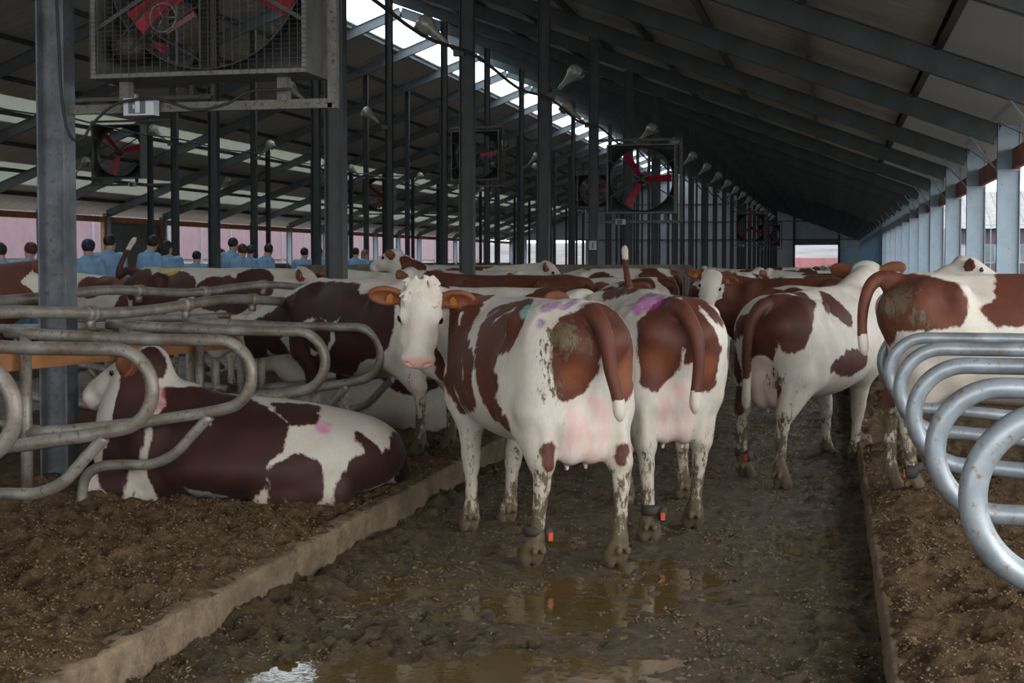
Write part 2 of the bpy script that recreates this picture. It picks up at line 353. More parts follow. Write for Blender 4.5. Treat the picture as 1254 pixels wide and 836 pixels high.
HS = (0.90, 1.36, 1.0)                            # length, width and depth of the head
def cow_body(h=0.012, feet=None, head=None, tail=None, shear=0.0, udder=1.0, lie=False, neck_r=1.0, ctrl=None, ears=(1, 1), bulk=1.0):
    """one continuous cow. x forward, y left, z up, origin on the ground midway between the feet.
    feet: dict of LH RH LF RF -> (x, y, z) ; head: (poll, muzzle direction, up)"""
    zb = -0.0
    poll, hdir, hup = head
    poll = np.array(poll, float); R = head_frame(hdir, hup); mz = poll + R[:, 0] * 0.55
    lo = np.array([-1.15, -0.62, -0.02]); hi = np.array([1.1, 0.62, 1.55])
    lo = np.minimum(lo, np.minimum(poll, mz) - 0.32); hi = np.maximum(hi, np.maximum(poll, mz) + 0.32); lo[2] = max(lo[2], -0.03)
    if tail is not None:
        lo = np.minimum(lo, np.min(tail, 0) - 0.08); hi = np.maximum(hi, np.max(tail, 0) + 0.08); lo[2] = max(lo[2], -0.03)
    b = Blob(lo, hi, h)
    W = bulk
    dz = -0.60 if lie else 0.0
    P = lambda x, y, z: (x, y, z + dz)
    # trunk
    if lie:
        b.ell((0.0, 0, 0.30), (0.88, 0.42, 0.29), k=0.06)
        b.ell((-0.05, 0, 0.22), (0.82, 0.48, 0.22), k=0.08)
        b.ell((0.48, 0, 0.36), (0.36, 0.30, 0.32), k=0.1)
        b.cone((0.52, 0, 0.55), (-0.5, 0, 0.36), 0.12, 0.12, 0.1)
        b.ell((-0.62, 0, 0.26), (0.32, 0.34, 0.22), k=0.08)
        b.cone((0.58, 0, 0.62), (0.40, 0, 0.54), 0.09, 0.12, 0.1)
        for s in (1, -1):
            b.cone((-0.36, s * 0.2, 0.40), (-0.48, s * 0.14, 0.37), 0.08, 0.1, 0.08)
            b.cone((-0.80, s * 0.10, 0.30), (-0.62, s * 0.12, 0.30), 0.06, 0.12, 0.06)
            # folded hind leg lying along the side
            b.chain([(-0.55, s * 0.22, 0.24), (-0.20, s * 0.30, 0.16), (-0.58, s * 0.34, 0.08), (-0.30, s * 0.37, 0.05), (-0.16, s * 0.37, 0.045)],
                    [0.20, 0.13, 0.07, 0.045, 0.045], 0.08)
            # folded fore leg under the brisket
            b.chain([(0.52, s * 0.20, 0.42), (0.48, s * 0.24, 0.16), (0.86, s * 0.22, 0.09), (0.62, s * 0.26, 0.05), (0.52, s * 0.26, 0.05)],
                    [0.16, 0.10, 0.085, 0.045, 0.045], 0.06)
        b.ell((0.72, 0, 0.28), (0.22, 0.17, 0.24), k=0.08)
    else:
        b.ell(P(0.05, 0, 0.99), (0.80, 0.335 * W, 0.375), k=0.05)
        b.ell(P(0.02, 0, 0.90), (0.62, 0.37 * W, 0.30), k=0.08)
        b.ell(P(-0.30, 0, 0.93), (0.40, 0.32 * W, 0.30), k=0.08)
        b.ell(P(0.50, 0, 0.96), (0.30, 0.25, 0.35), k=0.08)
        b.ell(P(0.62, 0, 0.90), (0.20, 0.17, 0.26), k=0.08)
        b.cone(P(0.50, 0, 1.29), P(-0.55, 0, 1.30), 0.085, 0.095, 0.09)
        b.cone(P(0.55, 0, 1.31), P(0.35, 0, 1.30), 0.06, 0.07, 0.06)
        b.ell(P(-0.52, 0, 1.14), (0.30, 0.27, 0.245), k=0.06)
        b.cone(P(-0.62, 0, 1.33), P(-0.76, 0, 1.33), 0.06, 0.042, 0.05)
        for s in (1, -1):
            b.cone(P(-0.36, s * 0.235, 1.275), P(-0.50, s * 0.14, 1.29), 0.062, 0.09, 0.07)     # hooks
            b.cone(P(-0.735, s * 0.135, 1.19), P(-0.58, s * 0.16, 1.19), 0.075, 0.135, 0.09)       # pins
            b.cone(P(-0.36, s * 0.22, 1.26), P(-0.30, s * 0.26, 1.00), 0.05, 0.08, 0.08)
            b.cone(P(0.52, s * 0.13, 1.25), P(0.50, s * 0.19, 0.80), 0.10, 0.12, 0.08)           # shoulder blade
    if not lie:
        F = feet
        for nm in ('LH', 'RH'):
            s = 1 if nm[0] == 'L' else -1; fx, fy, fz = F[nm]; ex = fx + 0.60; ey = fy - s * 0.20
            q = lambda x, y, z: (x + ex * (1 - z / 1.15) ** 1.0, y * s + ey * (1 - z / 1.15), z + fz * (1 - z / 1.15))
            b.cone(q(-0.56, 0.15, 1.10), q(-0.58, 0.195, 0.84), 0.165, 0.125, 0.06)
            b.cone(q(-0.62, 0.13, 1.08), q(-0.64, 0.165, 0.80), 0.13, 0.075, 0.05)
            b.cone(q(-0.44, 0.20, 1.05), q(-0.38, 0.225, 0.80), 0.13, 0.10, 0.08)
            b.cone(q(-0.54, 0.19, 0.82), q(-0.66, 0.20, 0.56), 0.118, 0.064, 0.05)
            b.cone(q(-0.40, 0.225, 0.80), q(-0.62, 0.205, 0.58), 0.095, 0.055, 0.05)
            b.cone(q(-0.715, 0.20, 0.56), q(-0.68, 0.20, 0.76), 0.030, 0.026, 0.035)            # achilles
            b.cone(q(-0.67, 0.20, 0.565), q(-0.675, 0.20, 0.44), 0.054, 0.041, 0.03)
            b.cone(q(-0.675, 0.20, 0.46), q(-0.65, 0.20, 0.17), 0.040, 0.035, 0.02)
            b.cone(q(-0.65, 0.20, 0.17), q(-0.645, 0.20, 0.14), 0.044, 0.046, 0.02)
            for c in (1, -1):
                b.cone(q(-0.635, 0.20 + c * 0.022, 0.13), q(-0.60, 0.20 + c * 0.030, 0.06), 0.036, 0.040, 0.015)
                b.ell(q(-0.575, 0.20 + c * 0.031, 0.035), (0.056, 0.028, 0.042), k=0.012)
                b.ell(q(-0.69, 0.20 + c * 0.024, 0.105), (0.018, 0.017, 0.024), k=0.012)
        for nm in ('LF', 'RF'):
            s = 1 if nm[0] == 'L' else -1; fx, fy, fz = F[nm]; ex = fx - 0.50; ey = fy - s * 0.16
            q = lambda x, y, z: (x + ex * (1 - z / 1.0), y * s + ey * (1 - z / 1.0), z + fz * (1 - z / 1.0))
            b.cone(q(0.50, 0.17, 0.90), q(0.44, 0.185, 0.72), 0.13, 0.095, 0.06)
            b.cone(q(0.44, 0.185, 0.74), q(0.475, 0.165, 0.46), 0.088, 0.052, 0.04)
            b.cone(q(0.475, 0.165, 0.47), q(0.48, 0.16, 0.39), 0.053, 0.048, 0.02)
            b.cone(q(0.48, 0.16, 0.40), q(0.475, 0.16, 0.16), 0.040, 0.034, 0.02)
            b.cone(q(0.475, 0.16, 0.16), q(0.48, 0.16, 0.13), 0.043, 0.044, 0.02)
            for c in (1, -1):
                b.cone(q(0.485, 0.16 + c * 0.020, 0.12), q(0.51, 0.16 + c * 0.027, 0.06), 0.034, 0.038, 0.015)
                b.ell(q(0.53, 0.16 + c * 0.029, 0.035), (0.060, 0.029, 0.045), k=0.012)
                b.ell(q(0.44, 0.16 + c * 0.022, 0.10), (0.017, 0.016, 0.022), k=0.012)
        if udder > 0:
            U = udder; ub = 0.74 - 0.17 * U
            for s in (1, -1):
                b.ell((-0.46, s * 0.065, ub + 0.17), (0.20, 0.10 * U, 0.17), k=0.05)
                b.ell((-0.62, s * 0.06, ub + 0.16), (0.11, 0.088 * U, 0.165), k=0.05)
                b.ell((-0.18, s * 0.07, ub + 0.18), (0.20, 0.10, 0.12), k=0.06)
                b.cone((-0.65, s * 0.04, 0.98), (-0.66, s * 0.055, ub + 0.22), 0.05, 0.085, 0.05)
                b.cone((-0.56, s * 0.055, ub + 0.05), (-0.57, s * 0.055, ub - 0.03), 0.022, 0.012, 0.025)
                b.cone((-0.36, s * 0.08, ub + 0.05), (-0.36, s * 0.085, ub - 0.03), 0.022, 0.012, 0.025)
    # neck
    base_hi = np.array(P(0.50, 0, 1.27)); base_lo = np.array(P(0.64, 0, 0.98))
    if lie: base_hi = np.array((0.52, 0, 0.58)); base_lo = np.array((0.70, 0, 0.34))
    t_hi = poll - R[:, 0] * 0.00 - R[:, 2] * 0.075; t_lo = poll + R[:, 0] * 0.13 - R[:, 2] * 0.21
    if ctrl is None: c_hi = (base_hi + t_hi) / 2 + np.array((0.08, 0, 0.02)); c_lo = (base_lo + t_lo) / 2 + np.array((0.08, 0, -0.02))
    else: c_hi = base_hi + np.array(ctrl) + (0, 0, 0.05); c_lo = base_lo + np.array(ctrl) - (0, 0, 0.02)
    def bez(a, c, d, t): return a * (1 - t) ** 2 + c * 2 * t * (1 - t) + d * t * t
    ts = np.linspace(0, 1, 7)
    hi_p = [bez(base_hi, c_hi, t_hi, t) for t in ts]; lo_p = [bez(base_lo, c_lo, t_lo, t) for t in ts]
    rh = np.interp(ts, [0, 0.5, 1], [0.11, 0.085, 0.075]) * neck_r; rl = np.interp(ts, [0, 0.4, 1], [0.18, 0.13, 0.085]) * neck_r
    b.chain(hi_p, rh, 0.06); b.chain(lo_p, rl, 0.08)
    b.chain([(u + w) / 2 for u, w in zip(hi_p, lo_p)], np.interp(ts, [0, 0.5, 1], [0.19, 0.125, 0.10]) * neck_r, 0.08)
    # head
    g = lambda x, y, z: poll + R @ np.array((x * HS[0], y * HS[1], z * HS[2])); E = lambda c, r, k=0.03, sub=False: b.ell(g(*c), (r[0] * HS[0], r[1] * HS[1], r[2] * HS[2]), R, k, sub)
    E((0.06, 0, -0.03), (0.13, 0.098, 0.10)); E((0.00, 0, 0.0), (0.07, 0.075, 0.06))
    b.cone(g(0.12, 0, -0.03), g(0.40, 0, -0.055), 0.116, 0.080, 0.04)
    b.cone(g(0.14, 0, -0.13), g(0.40, 0, -0.105), 0.075, 0.048, 0.04)
    b.ell(g(0.10, 0, -0.15), (0.10, 0.085, 0.10), R, 0.04)
    E((0.455, 0, -0.075), (0.068, 0.076, 0.066), 0.03); E((0.44, 0, -0.125), (0.065, 0.058, 0.035), 0.02)
    for s in (1, -1):
        E((0.185, s * 0.076, 0.004), (0.05, 0.020, 0.026), 0.035)
        E((0.30, s * 0.055, -0.055), (0.10, 0.03, 0.04), 0.03)
        E((0.21, s * 0.104, -0.006), (0.024, 0.010, 0.017), 0.008, True)
        E((0.508, s * 0.043, -0.055), (0.024, 0.019, 0.020), 0.006, True)
        b.cone(g(0.515, s * 0.062, -0.112), g(0.42, s * 0.085, -0.112), 0.006, 0.006, 0.006, True)
        el = ears[0 if s > 0 else 1]                 # ear: leaf out to the side, open to the front
        if el:
            e0 = g(0.055, s * 0.078, -0.02); ed = unit(R @ np.array((0.02 if el == 1 else -0.45, s * 1.0, 0.22 if el == 1 else 0.5)))
            en = R[:, 0] * 0.8 + R[:, 2] * 0.6; en = unit(en - ed * (en @ ed)); ew = np.cross(ed, en); RE = np.stack([ed, ew, en], 1)
            b.cone(e0, e0 + ed * 0.04, 0.034, 0.03, 0.02)
            b.ell(e0 + ed * 0.105, (0.115, 0.066, 0.030), RE, 0.015)
            b.ell(e0 + ed * 0.112 + en * 0.028, (0.092, 0.045, 0.028), RE, 0.008, True)
    b.cone(g(0.53, 0, -0.114), g(0.50, 0, -0.114), 0.005, 0.005, 0.006, True)
    # tail
    if tail is not None:
        tail = [tuple(q) for q in smooth_path(tail, 4)]
        n = len(tail); rs = np.interp(np.linspace(0, 1, n), [0, 0.12, 0.7, 0.8, 0.93, 1], [0.052, 0.043, 0.026, 0.028, 0.030, 0.014]); b.chain(tail, rs, 0.014) 
    V, Q = b.mesh()
    if shear: V[:, 2] += shear * V[:, 0] * np.clip((V[:, 2] - 0.2) / 0.6, 0, 1); poll = poll + (0, 0, shear * poll[0])
    info = dict(poll=poll, R=R, feet=feet, lie=lie, tail=tail)
    return V, Q, info

def cow_fields(V, info, patch, opt):
    """hair colour, pink skin, mud and paint fields in the cow's own space"""
    poll, R = info['poll'], info['R']; L = (V - poll) @ R / np.array(HS)
    n = len(V); z = V[:, 2]; x = V[:, 0]; y = V[:, 1]
    pf = balls(V, patch)
    if opt.get('brown_tail', True) and info['tail'] is not None and len(np.atleast_2d(patch if patch is not None and len(patch) else [])[0]) > 0:
        T_ = np.array(info['tail'], float); nt_ = len(T_); up = T_[1:max(3, int(nt_ * 0.72))]; seg = []
        for i in range(len(up) - 1):
            for t in np.linspace(0, 1, 6): q = up[i] * (1 - t) + up[i + 1] * t; seg.append((q[0], q[1], q[2], 0.055))
        pf = np.maximum(pf, balls(V, seg)); lowt = balls(V, [(q[0], q[1], q[2], 0.05) for q in T_[int(nt_ * 0.8):]]); pf = np.where((lowt > 0) & (balls(V, seg) < 0.01), -0.06, pf)
    if opt.get('box'): pf = np.maximum(pf, opt['box'](V))
    inhead = (L[:, 0] > -0.03) & (L[:, 0] < 0.56) & (np.abs(L[:, 1]) < 0.125) & (np.abs(L[:, 2] + 0.05) < 0.19)
    A_ = np.stack([L[:, 0], np.abs(L[:, 1]), L[:, 2]], 1); sa = np.array((0.06, 0.108, -0.01)); sd = np.array((0.0, 0.14, 0.04)); tt = np.clip(((A_ - sa) @ sd) / (sd @ sd), 0, 1)
    ear = (np.linalg.norm(A_ - sa - tt[:, None] * sd, axis=1) < 0.080) & (A_[:, 1] > 0.090); inhead = inhead & ~ear
    if opt.get('white_face', True): pf = np.where(inhead, np.minimum(pf, -0.05), pf)
    pf = np.where(ear & ~inhead, 0.08, pf)
    pink = np.zeros(n); bare = np.zeros(n)
    mzd = np.clip((L[:, 0] - 0.462) / 0.02, 0, 1) * (np.linalg.norm((L - (0.48, 0, -0.075)) * (1, 1.1, 1), axis=1) < 0.118); bare = np.maximum(bare, mzd * 0.62)
    for s in (1, -1):
        d = np.linalg.norm(L - (0.215, s * 0.10, -0.006), axis=1); bare = np.maximum(bare, np.clip((0.036 - d) / 0.012, 0, 1) * 0.35)
    if not info['lie']:
        ub = 0.74 - 0.17 * opt.get('ud', 1.0); uw = opt.get('ud', 1.0)
        inner = ((x + 0.46) / 0.42) ** 2 + (y / (0.17 * uw)) ** 2 + ((z - ub - 0.14) / 0.31) ** 2
        near = np.zeros(n, bool)
        for nm in ('LH', 'RH'):
            s = 1 if nm[0] == 'L' else -1; fy = info['feet'][nm][1]; yl = s * 0.2 + (fy - s * 0.2) * (1 - z / 1.15); near |= (np.abs(y - yl) < 0.078) & (z < 0.80)
        pink = np.where(near, 0, np.clip((1.15 - inner) / 0.3, 0, 1) * 0.85)
        pf = np.where(pink > 0.2, np.minimum(pf, -0.06), pf)
    dirt = np.zeros(n); hoof = np.zeros(n)
    if not info['lie']:
        hoof = np.clip((0.058 - z) / 0.012, 0, 1) * 0.8
        dirt = np.clip((0.80 - z) / 0.5, 0, 1) * 0.40 + np.clip((0.22 - z) / 0.12, 0, 1) * 0.30
        dirt = np.where(x < 0, dirt * 1.15, dirt * 0.8) + 0.13 * np.clip((1.25 - z) / 0.4, 0, 1) * (pink < 0.1)
    else: dirt = np.clip((0.14 - z) / 0.14, 0, 1) * 0.55
    dirt = dirt * opt.get('dirty', 1.0)
    for (cx, cy, cz, r, a) in opt.get('mud', []):
        d = np.linalg.norm(V - (cx, cy, cz), axis=1); dirt = np.maximum(dirt, np.clip(1.3 - d / r, 0, 1) * a)
    dirt = np.where(inhead | ear, dirt * 0.3, dirt)
    grime_shade = np.clip((1.0 - z) / 0.8, 0, 1) * 0.5 * (~inhead) * (pink < 0.1) if not info['lie'] else np.clip((0.3 - z) / 0.3, 0, 1) * 0.3  # dirt and painted belly shading, stronger lower down
    ruddy = np.full(n, opt.get('ruddy', 0.35)); ruddy = np.where(ear, 0.85, ruddy)
    for (cx, cy, cz, r, a) in opt.get('ruddy_at', []):
        d = np.linalg.norm(V - (cx, cy, cz), axis=1); ruddy = np.maximum(ruddy, np.clip(1.4 - d / r, 0, 1) * a)
    tint = np.zeros((n, 4))
    for col, marks in opt.get('paint', []):
        w = np.clip(balls(V, marks) / 0.02 + 0.6, 0, 1) * 0.78
        tint = np.where((w > tint[:, 3])[:, None], np.concatenate([np.tile(col, (n, 1)), w[:, None]], 1), tint)
    return dict(patch=pf, pink=pink, bare=bare, dirt=dirt, hoof=hoof, grime_shade=grime_shade, ruddy=ruddy), tint

COWS = {}
def place_cow(geo, loc, heading, label, patch=None, opt=None, mat='coat', name='cow', eyes=True, tags=True, bands=(), group=None, scale=1.0):
    """geo = (V, Q, info); heading in degrees"""
    opt = opt or {}; V, Q, info = geo
    root = empty(name, loc, math.radians(heading)); root.scale = (scale,) * 3
    meta(root, label, 'cow', group)
    body = fast_mesh('body', V, Q, M[mat], root)
    f, tint = cow_fields(V, info, patch, opt)
    for k, v in f.items(): attr(body.data, k, v)
    attr(body.data, 'tint', tint, True)
    poll, R = info['poll'], info['R']; g = lambda x, y, z: poll + R @ np.array((x * HS[0], y * HS[1], z * HS[2]))
    if eyes:
        for s in (1, -1):
            mb = MB(); prof = [(0.001, -0.030), (0.018, -0.026), (0.026, -0.012), (0.024, -0.003), (0.016, 0.005), (0.001, 0.009)]
            mb.lathe(prof, g(0.212, s * 0.090, 0.006), R @ np.array((0.30, s, 0.85)), 14); mb.build('eye', M['eye'], root, True)
    if tags:
        for s in (1, -1):
            e0 = g(0.055, s * 0.078, -0.02); u_ = unit(R @ np.array((0.02, s, 0.22))); n_ = R[:, 0] * 0.8 + R[:, 2] * 0.6; n_ = unit(n_ - u_ * (u_ @ n_)); w_ = np.cross(n_, u_) * -s; c = e0 + u_ * 0.085 + n_ * 0.010
            if w_ @ R[:, 0] > 0: w_ = -w_
            prof = [(-0.020, -0.034), (0.020, -0.034), (0.020, 0.004), (0.007, 0.024), (-0.007, 0.024), (-0.020, 0.004)]
            mb = MB(); n = len(prof); A = [c + u_ * a + w_ * bb for a, bb in prof]; B = [p + n_ * 0.006 for p in A]
            mb.add(A + B, [tuple(range(n))[::-1], tuple(range(n, 2 * n))] + [(i, (i + 1) % n, n + (i + 1) % n, n + i) for i in range(n)])
            mb.build('ear_tag', M['tag_y'], root)
    for foot, side in bands:
        fx, fy, fz = info['feet'][foot]; s = 1 if foot[0] == 'L' else -1
        hx = -0.05 if foot[1] == 'H' else -0.02; c = np.array((fx + hx, fy, fz + 0.205))
        mb = MB(); mb.lathe([(0.040, -0.026), (0.054, -0.026), (0.057, 0.0), (0.054, 0.026), (0.040, 0.026)], c, (0, 0, 1), 16)
        bd = mb.build('ankle_strap', M['strap'], root, True)
        mb = MB(); cc = c + np.array((-0.02, side * 0.062, -0.02)); mb.lathe([(0.006, -0.022), (0.034, -0.02), (0.042, -0.005), (0.042, 0.012), (0.030, 0.024), (0.004, 0.026)], cc, (0.1, side, 0), 14)
        pd = mb.build('pedometer', M['strap'], bd, True)
        mb = MB(); mb.box(cc + (-0.046, -0.012, -0.028), cc + (-0.034, 0.012, 0.014)); mb.build('tag_face', M['strap_red'], pd)
    return root
def feet(LH=(0, 0, 0), RH=(0, 0, 0), LF=(0, 0, 0), RF=(0, 0, 0)):
    a = lambda x, y, d: (x + d[0], y + d[1], d[2])
    return dict(LH=a(-0.60, 0.20, LH), RH=a(-0.60, -0.20, RH), LF=a(0.50, 0.16, LF), RF=a(0.50, -0.16, RF))
def to_local(p, loc, heading, s=1.0):
    a = math.radians(heading); d = np.array(p, float) - np.array(loc, float)
    return np.array((d[0] * math.cos(a) + d[1] * math.sin(a), -d[0] * math.sin(a) + d[1] * math.cos(a), d[2])) / s
def dir_local(v, heading):
    a = math.radians(heading); return np.array((v[0] * math.cos(a) + v[1] * math.sin(a), -v[0] * math.sin(a) + v[1] * math.cos(a), v[2]))
TAIL_DOWN = [(-0.72, 0, 1.33), (-0.83, 0, 1.30), (-0.87, 0, 1.15), (-0.86, 0.0, 0.9), (-0.87, 0.0, 0.66), (-0.87, 0.0, 0.56), (-0.87, 0.0, 0.44)]
# ------------------------------------------------------------------ the cows one can tell apart
def local_feet(loc, head, **P):
    f = {}
    for k, p in P.items():
        q = to_local((p[0], p[1], loc[2]), loc, head); f[k] = (q[0], q[1], p[2] if len(p) > 2 else 0.0)
    return f
def wpose(loc, head, poll, fwd, up): return (to_local(poll, loc, head), dir_local(fwd, head), dir_local(up, head))
GEO = {}
# in front, turned to look back
L_ = (-1.64, 7.60, 0.0); H_ = 127
GEO['front'] = (cow_body(0.010, local_feet(L_, H_, LH=(-1.52, 7.04), RH=(-1.085, 7.13), LF=(-2.07, 7.883), RF=(-1.911, 8.155)),
    wpose(L_, H_, (-2.37, 7.92, 1.43), (0.06, -0.40, -0.9), (0.27, -0.9, 0.42)),
    tail=[(-0.72, 0.0, 1.34), (-0.82, 0.0, 1.30), (-0.875, -0.015, 1.2), (-0.88, -0.035, 1.06), (-0.89, -0.06, 0.95), (-0.895, -0.075, 0.88), (-0.90, -0.08, 0.80)],
    udder=1.15, ctrl=(0.62, 0.22, 0.02)), L_, H_)
# second, walking away behind her
L_ = (-1.02, 8.58, 0.0); H_ = 103
GEO['second'] = (cow_body(0.011, local_feet(L_, H_, LH=(-0.99, 7.78), RH=(-0.80, 8.24), LF=(-1.30, 8.95), RF=(-0.95, 9.25)),
    wpose(L_, H_, (-1.72, 9.75, 1.34), (-0.75, 0.55, -0.35), (-0.25, 0.2, 0.95)),
    tail=[(-0.72, 0.0, 1.34), (-0.82, -0.04, 1.31), (-0.88, -0.09, 1.2), (-0.885, -0.11, 1.05), (-0.88, -0.10, 0.93), (-0.885, -0.09, 0.84), (-0.89, -0.09, 0.76)],
    udder=1.1, ctrl=(0.3, 0.1, 0.05)), L_, H_)
# third, turned towards the right stalls
L_ = (-0.12, 10.62, 0.0); H_ = 62
GEO['third'] = (cow_body(0.012, shear=0.07, feet=local_feet(L_, H_, LH=(-0.60, 10.27), RH=(-0.33, 9.84), LF=(-0.02, 11.45), RF=(0.19, 11.2)),
    head=wpose(L_, H_, (0.27, 11.75, 1.46), (0.30, 0.85, -0.42), (0.12, 0.4, 0.9)),
    tail=[(-0.72, 0.0, 1.34), (-0.82, 0.0, 1.31), (-0.87, 0.03, 1.2), (-0.88, 0.05, 1.0), (-0.87, 0.05, 0.85), (-0.88, 0.05, 0.72), (-0.88, 0.05, 0.6)],
    udder=1.0, ctrl=(0.3, 0.0, 0.12)), L_, H_)
# fourth, standing in the right-hand stall
L_ = (1.04, 8.50, BED); H_ = 2
GEO['fourth'] = (cow_body(0.012, local_feet(L_, H_, LH=(0.36, 8.62), RH=(0.50, 8.40), LF=(1.54, 8.66), RF=(1.54, 8.36)),
    wpose(L_, H_, (2.22, 8.6, 1.65), (0.8, 0, -0.5), (0.4, 0, 0.9)),
    tail=[(-0.70, 0.0, 1.36), (-0.79, 0.0, 1.37), (-0.86, -0.02, 1.32), (-0.90, -0.05, 1.20), (-0.91, -0.07, 1.07), (-0.905, -0.08, 0.99), (-0.895, -0.08, 0.90)],
    udder=0.9), L_, H_)
# lying in the left-hand stall
L_ = (-3.42, 7.78, BED - 0.02); H_ = 192
GEO['lying'] = (cow_body(0.012, None, wpose(L_, H_, (-4.06, 7.74, 1.00), (-0.86, -0.10, -0.38), (-0.35, 0, 0.92)),
    tail=[(-0.84, 0.0, 0.30), (-0.90, -0.03, 0.26), (-0.92, -0.10, 0.18), (-0.93, -0.2, 0.10), (-0.85, -0.3, 0.06), (-0.75, -0.4, 0.05)], lie=True, ctrl=(0.10, 0, 0.30)), L_, H_)
# standing in the stall behind the lying one
L_ = (-3.36, 9.78, BED); H_ = 157
GEO['stall'] = (cow_body(0.014, local_feet(L_, H_, LH=(-2.82, 9.42), RH=(-2.66, 9.72), LF=(-3.80, 9.78), RF=(-3.66, 10.1)),
    wpose(L_, H_, (-4.68, 10.36, 1.22), (-0.85, 0.22, -0.50), (-0.5, 0.15, 0.8)),
    tail=TAIL_DOWN, udder=0.8), L_, H_)
_f = feet()
GEN = {}
GEN['plain'] = cow_body(0.022, feet(LH=(0.1, 0, 0), RF=(-0.1, 0, 0)), ((1.22, 0, 1.42), (0.75, 0, -0.65), (0.5, 0, 0.8)), tail=TAIL_DOWN, udder=0.9)
GEN['low'] = cow_body(0.022, feet(RH=(0.1, 0, 0)), ((1.35, 0, 1.12), (0.7, 0.1, -0.7), (0.6, 0, 0.7)), tail=TAIL_DOWN, udder=0.9)
GEN['high'] = cow_body(0.022, feet(LF=(0.08, 0, 0)), ((1.10, 0.08, 1.64), (0.9, 0.1, -0.35), (0.35, 0, 0.9)), tail=TAIL_DOWN, udder=0.9)
GEN['raised'] = cow_body(0.020, feet(), ((1.25, 0, 1.35), (0.75, 0, -0.65), (0.5, 0, 0.8)),
    tail=[(-0.70, 0, 1.34), (-0.84, 0, 1.36), (-0.93, 0, 1.30), (-0.93, 0, 1.38), (-0.88, 0.02, 1.52), (-0.80, 0.03, 1.66), (-0.74, 0.03, 1.74)], udder=0.9)
GEN['lookback'] = cow_body(0.020, feet(), ((0.95, 0.35, 1.45), (0.15, 0.55, -0.8), (-0.1, 0.85, 0.5)), tail=TAIL_DOWN, udder=0.9, ctrl=(0.35, 0.0, 0.05))

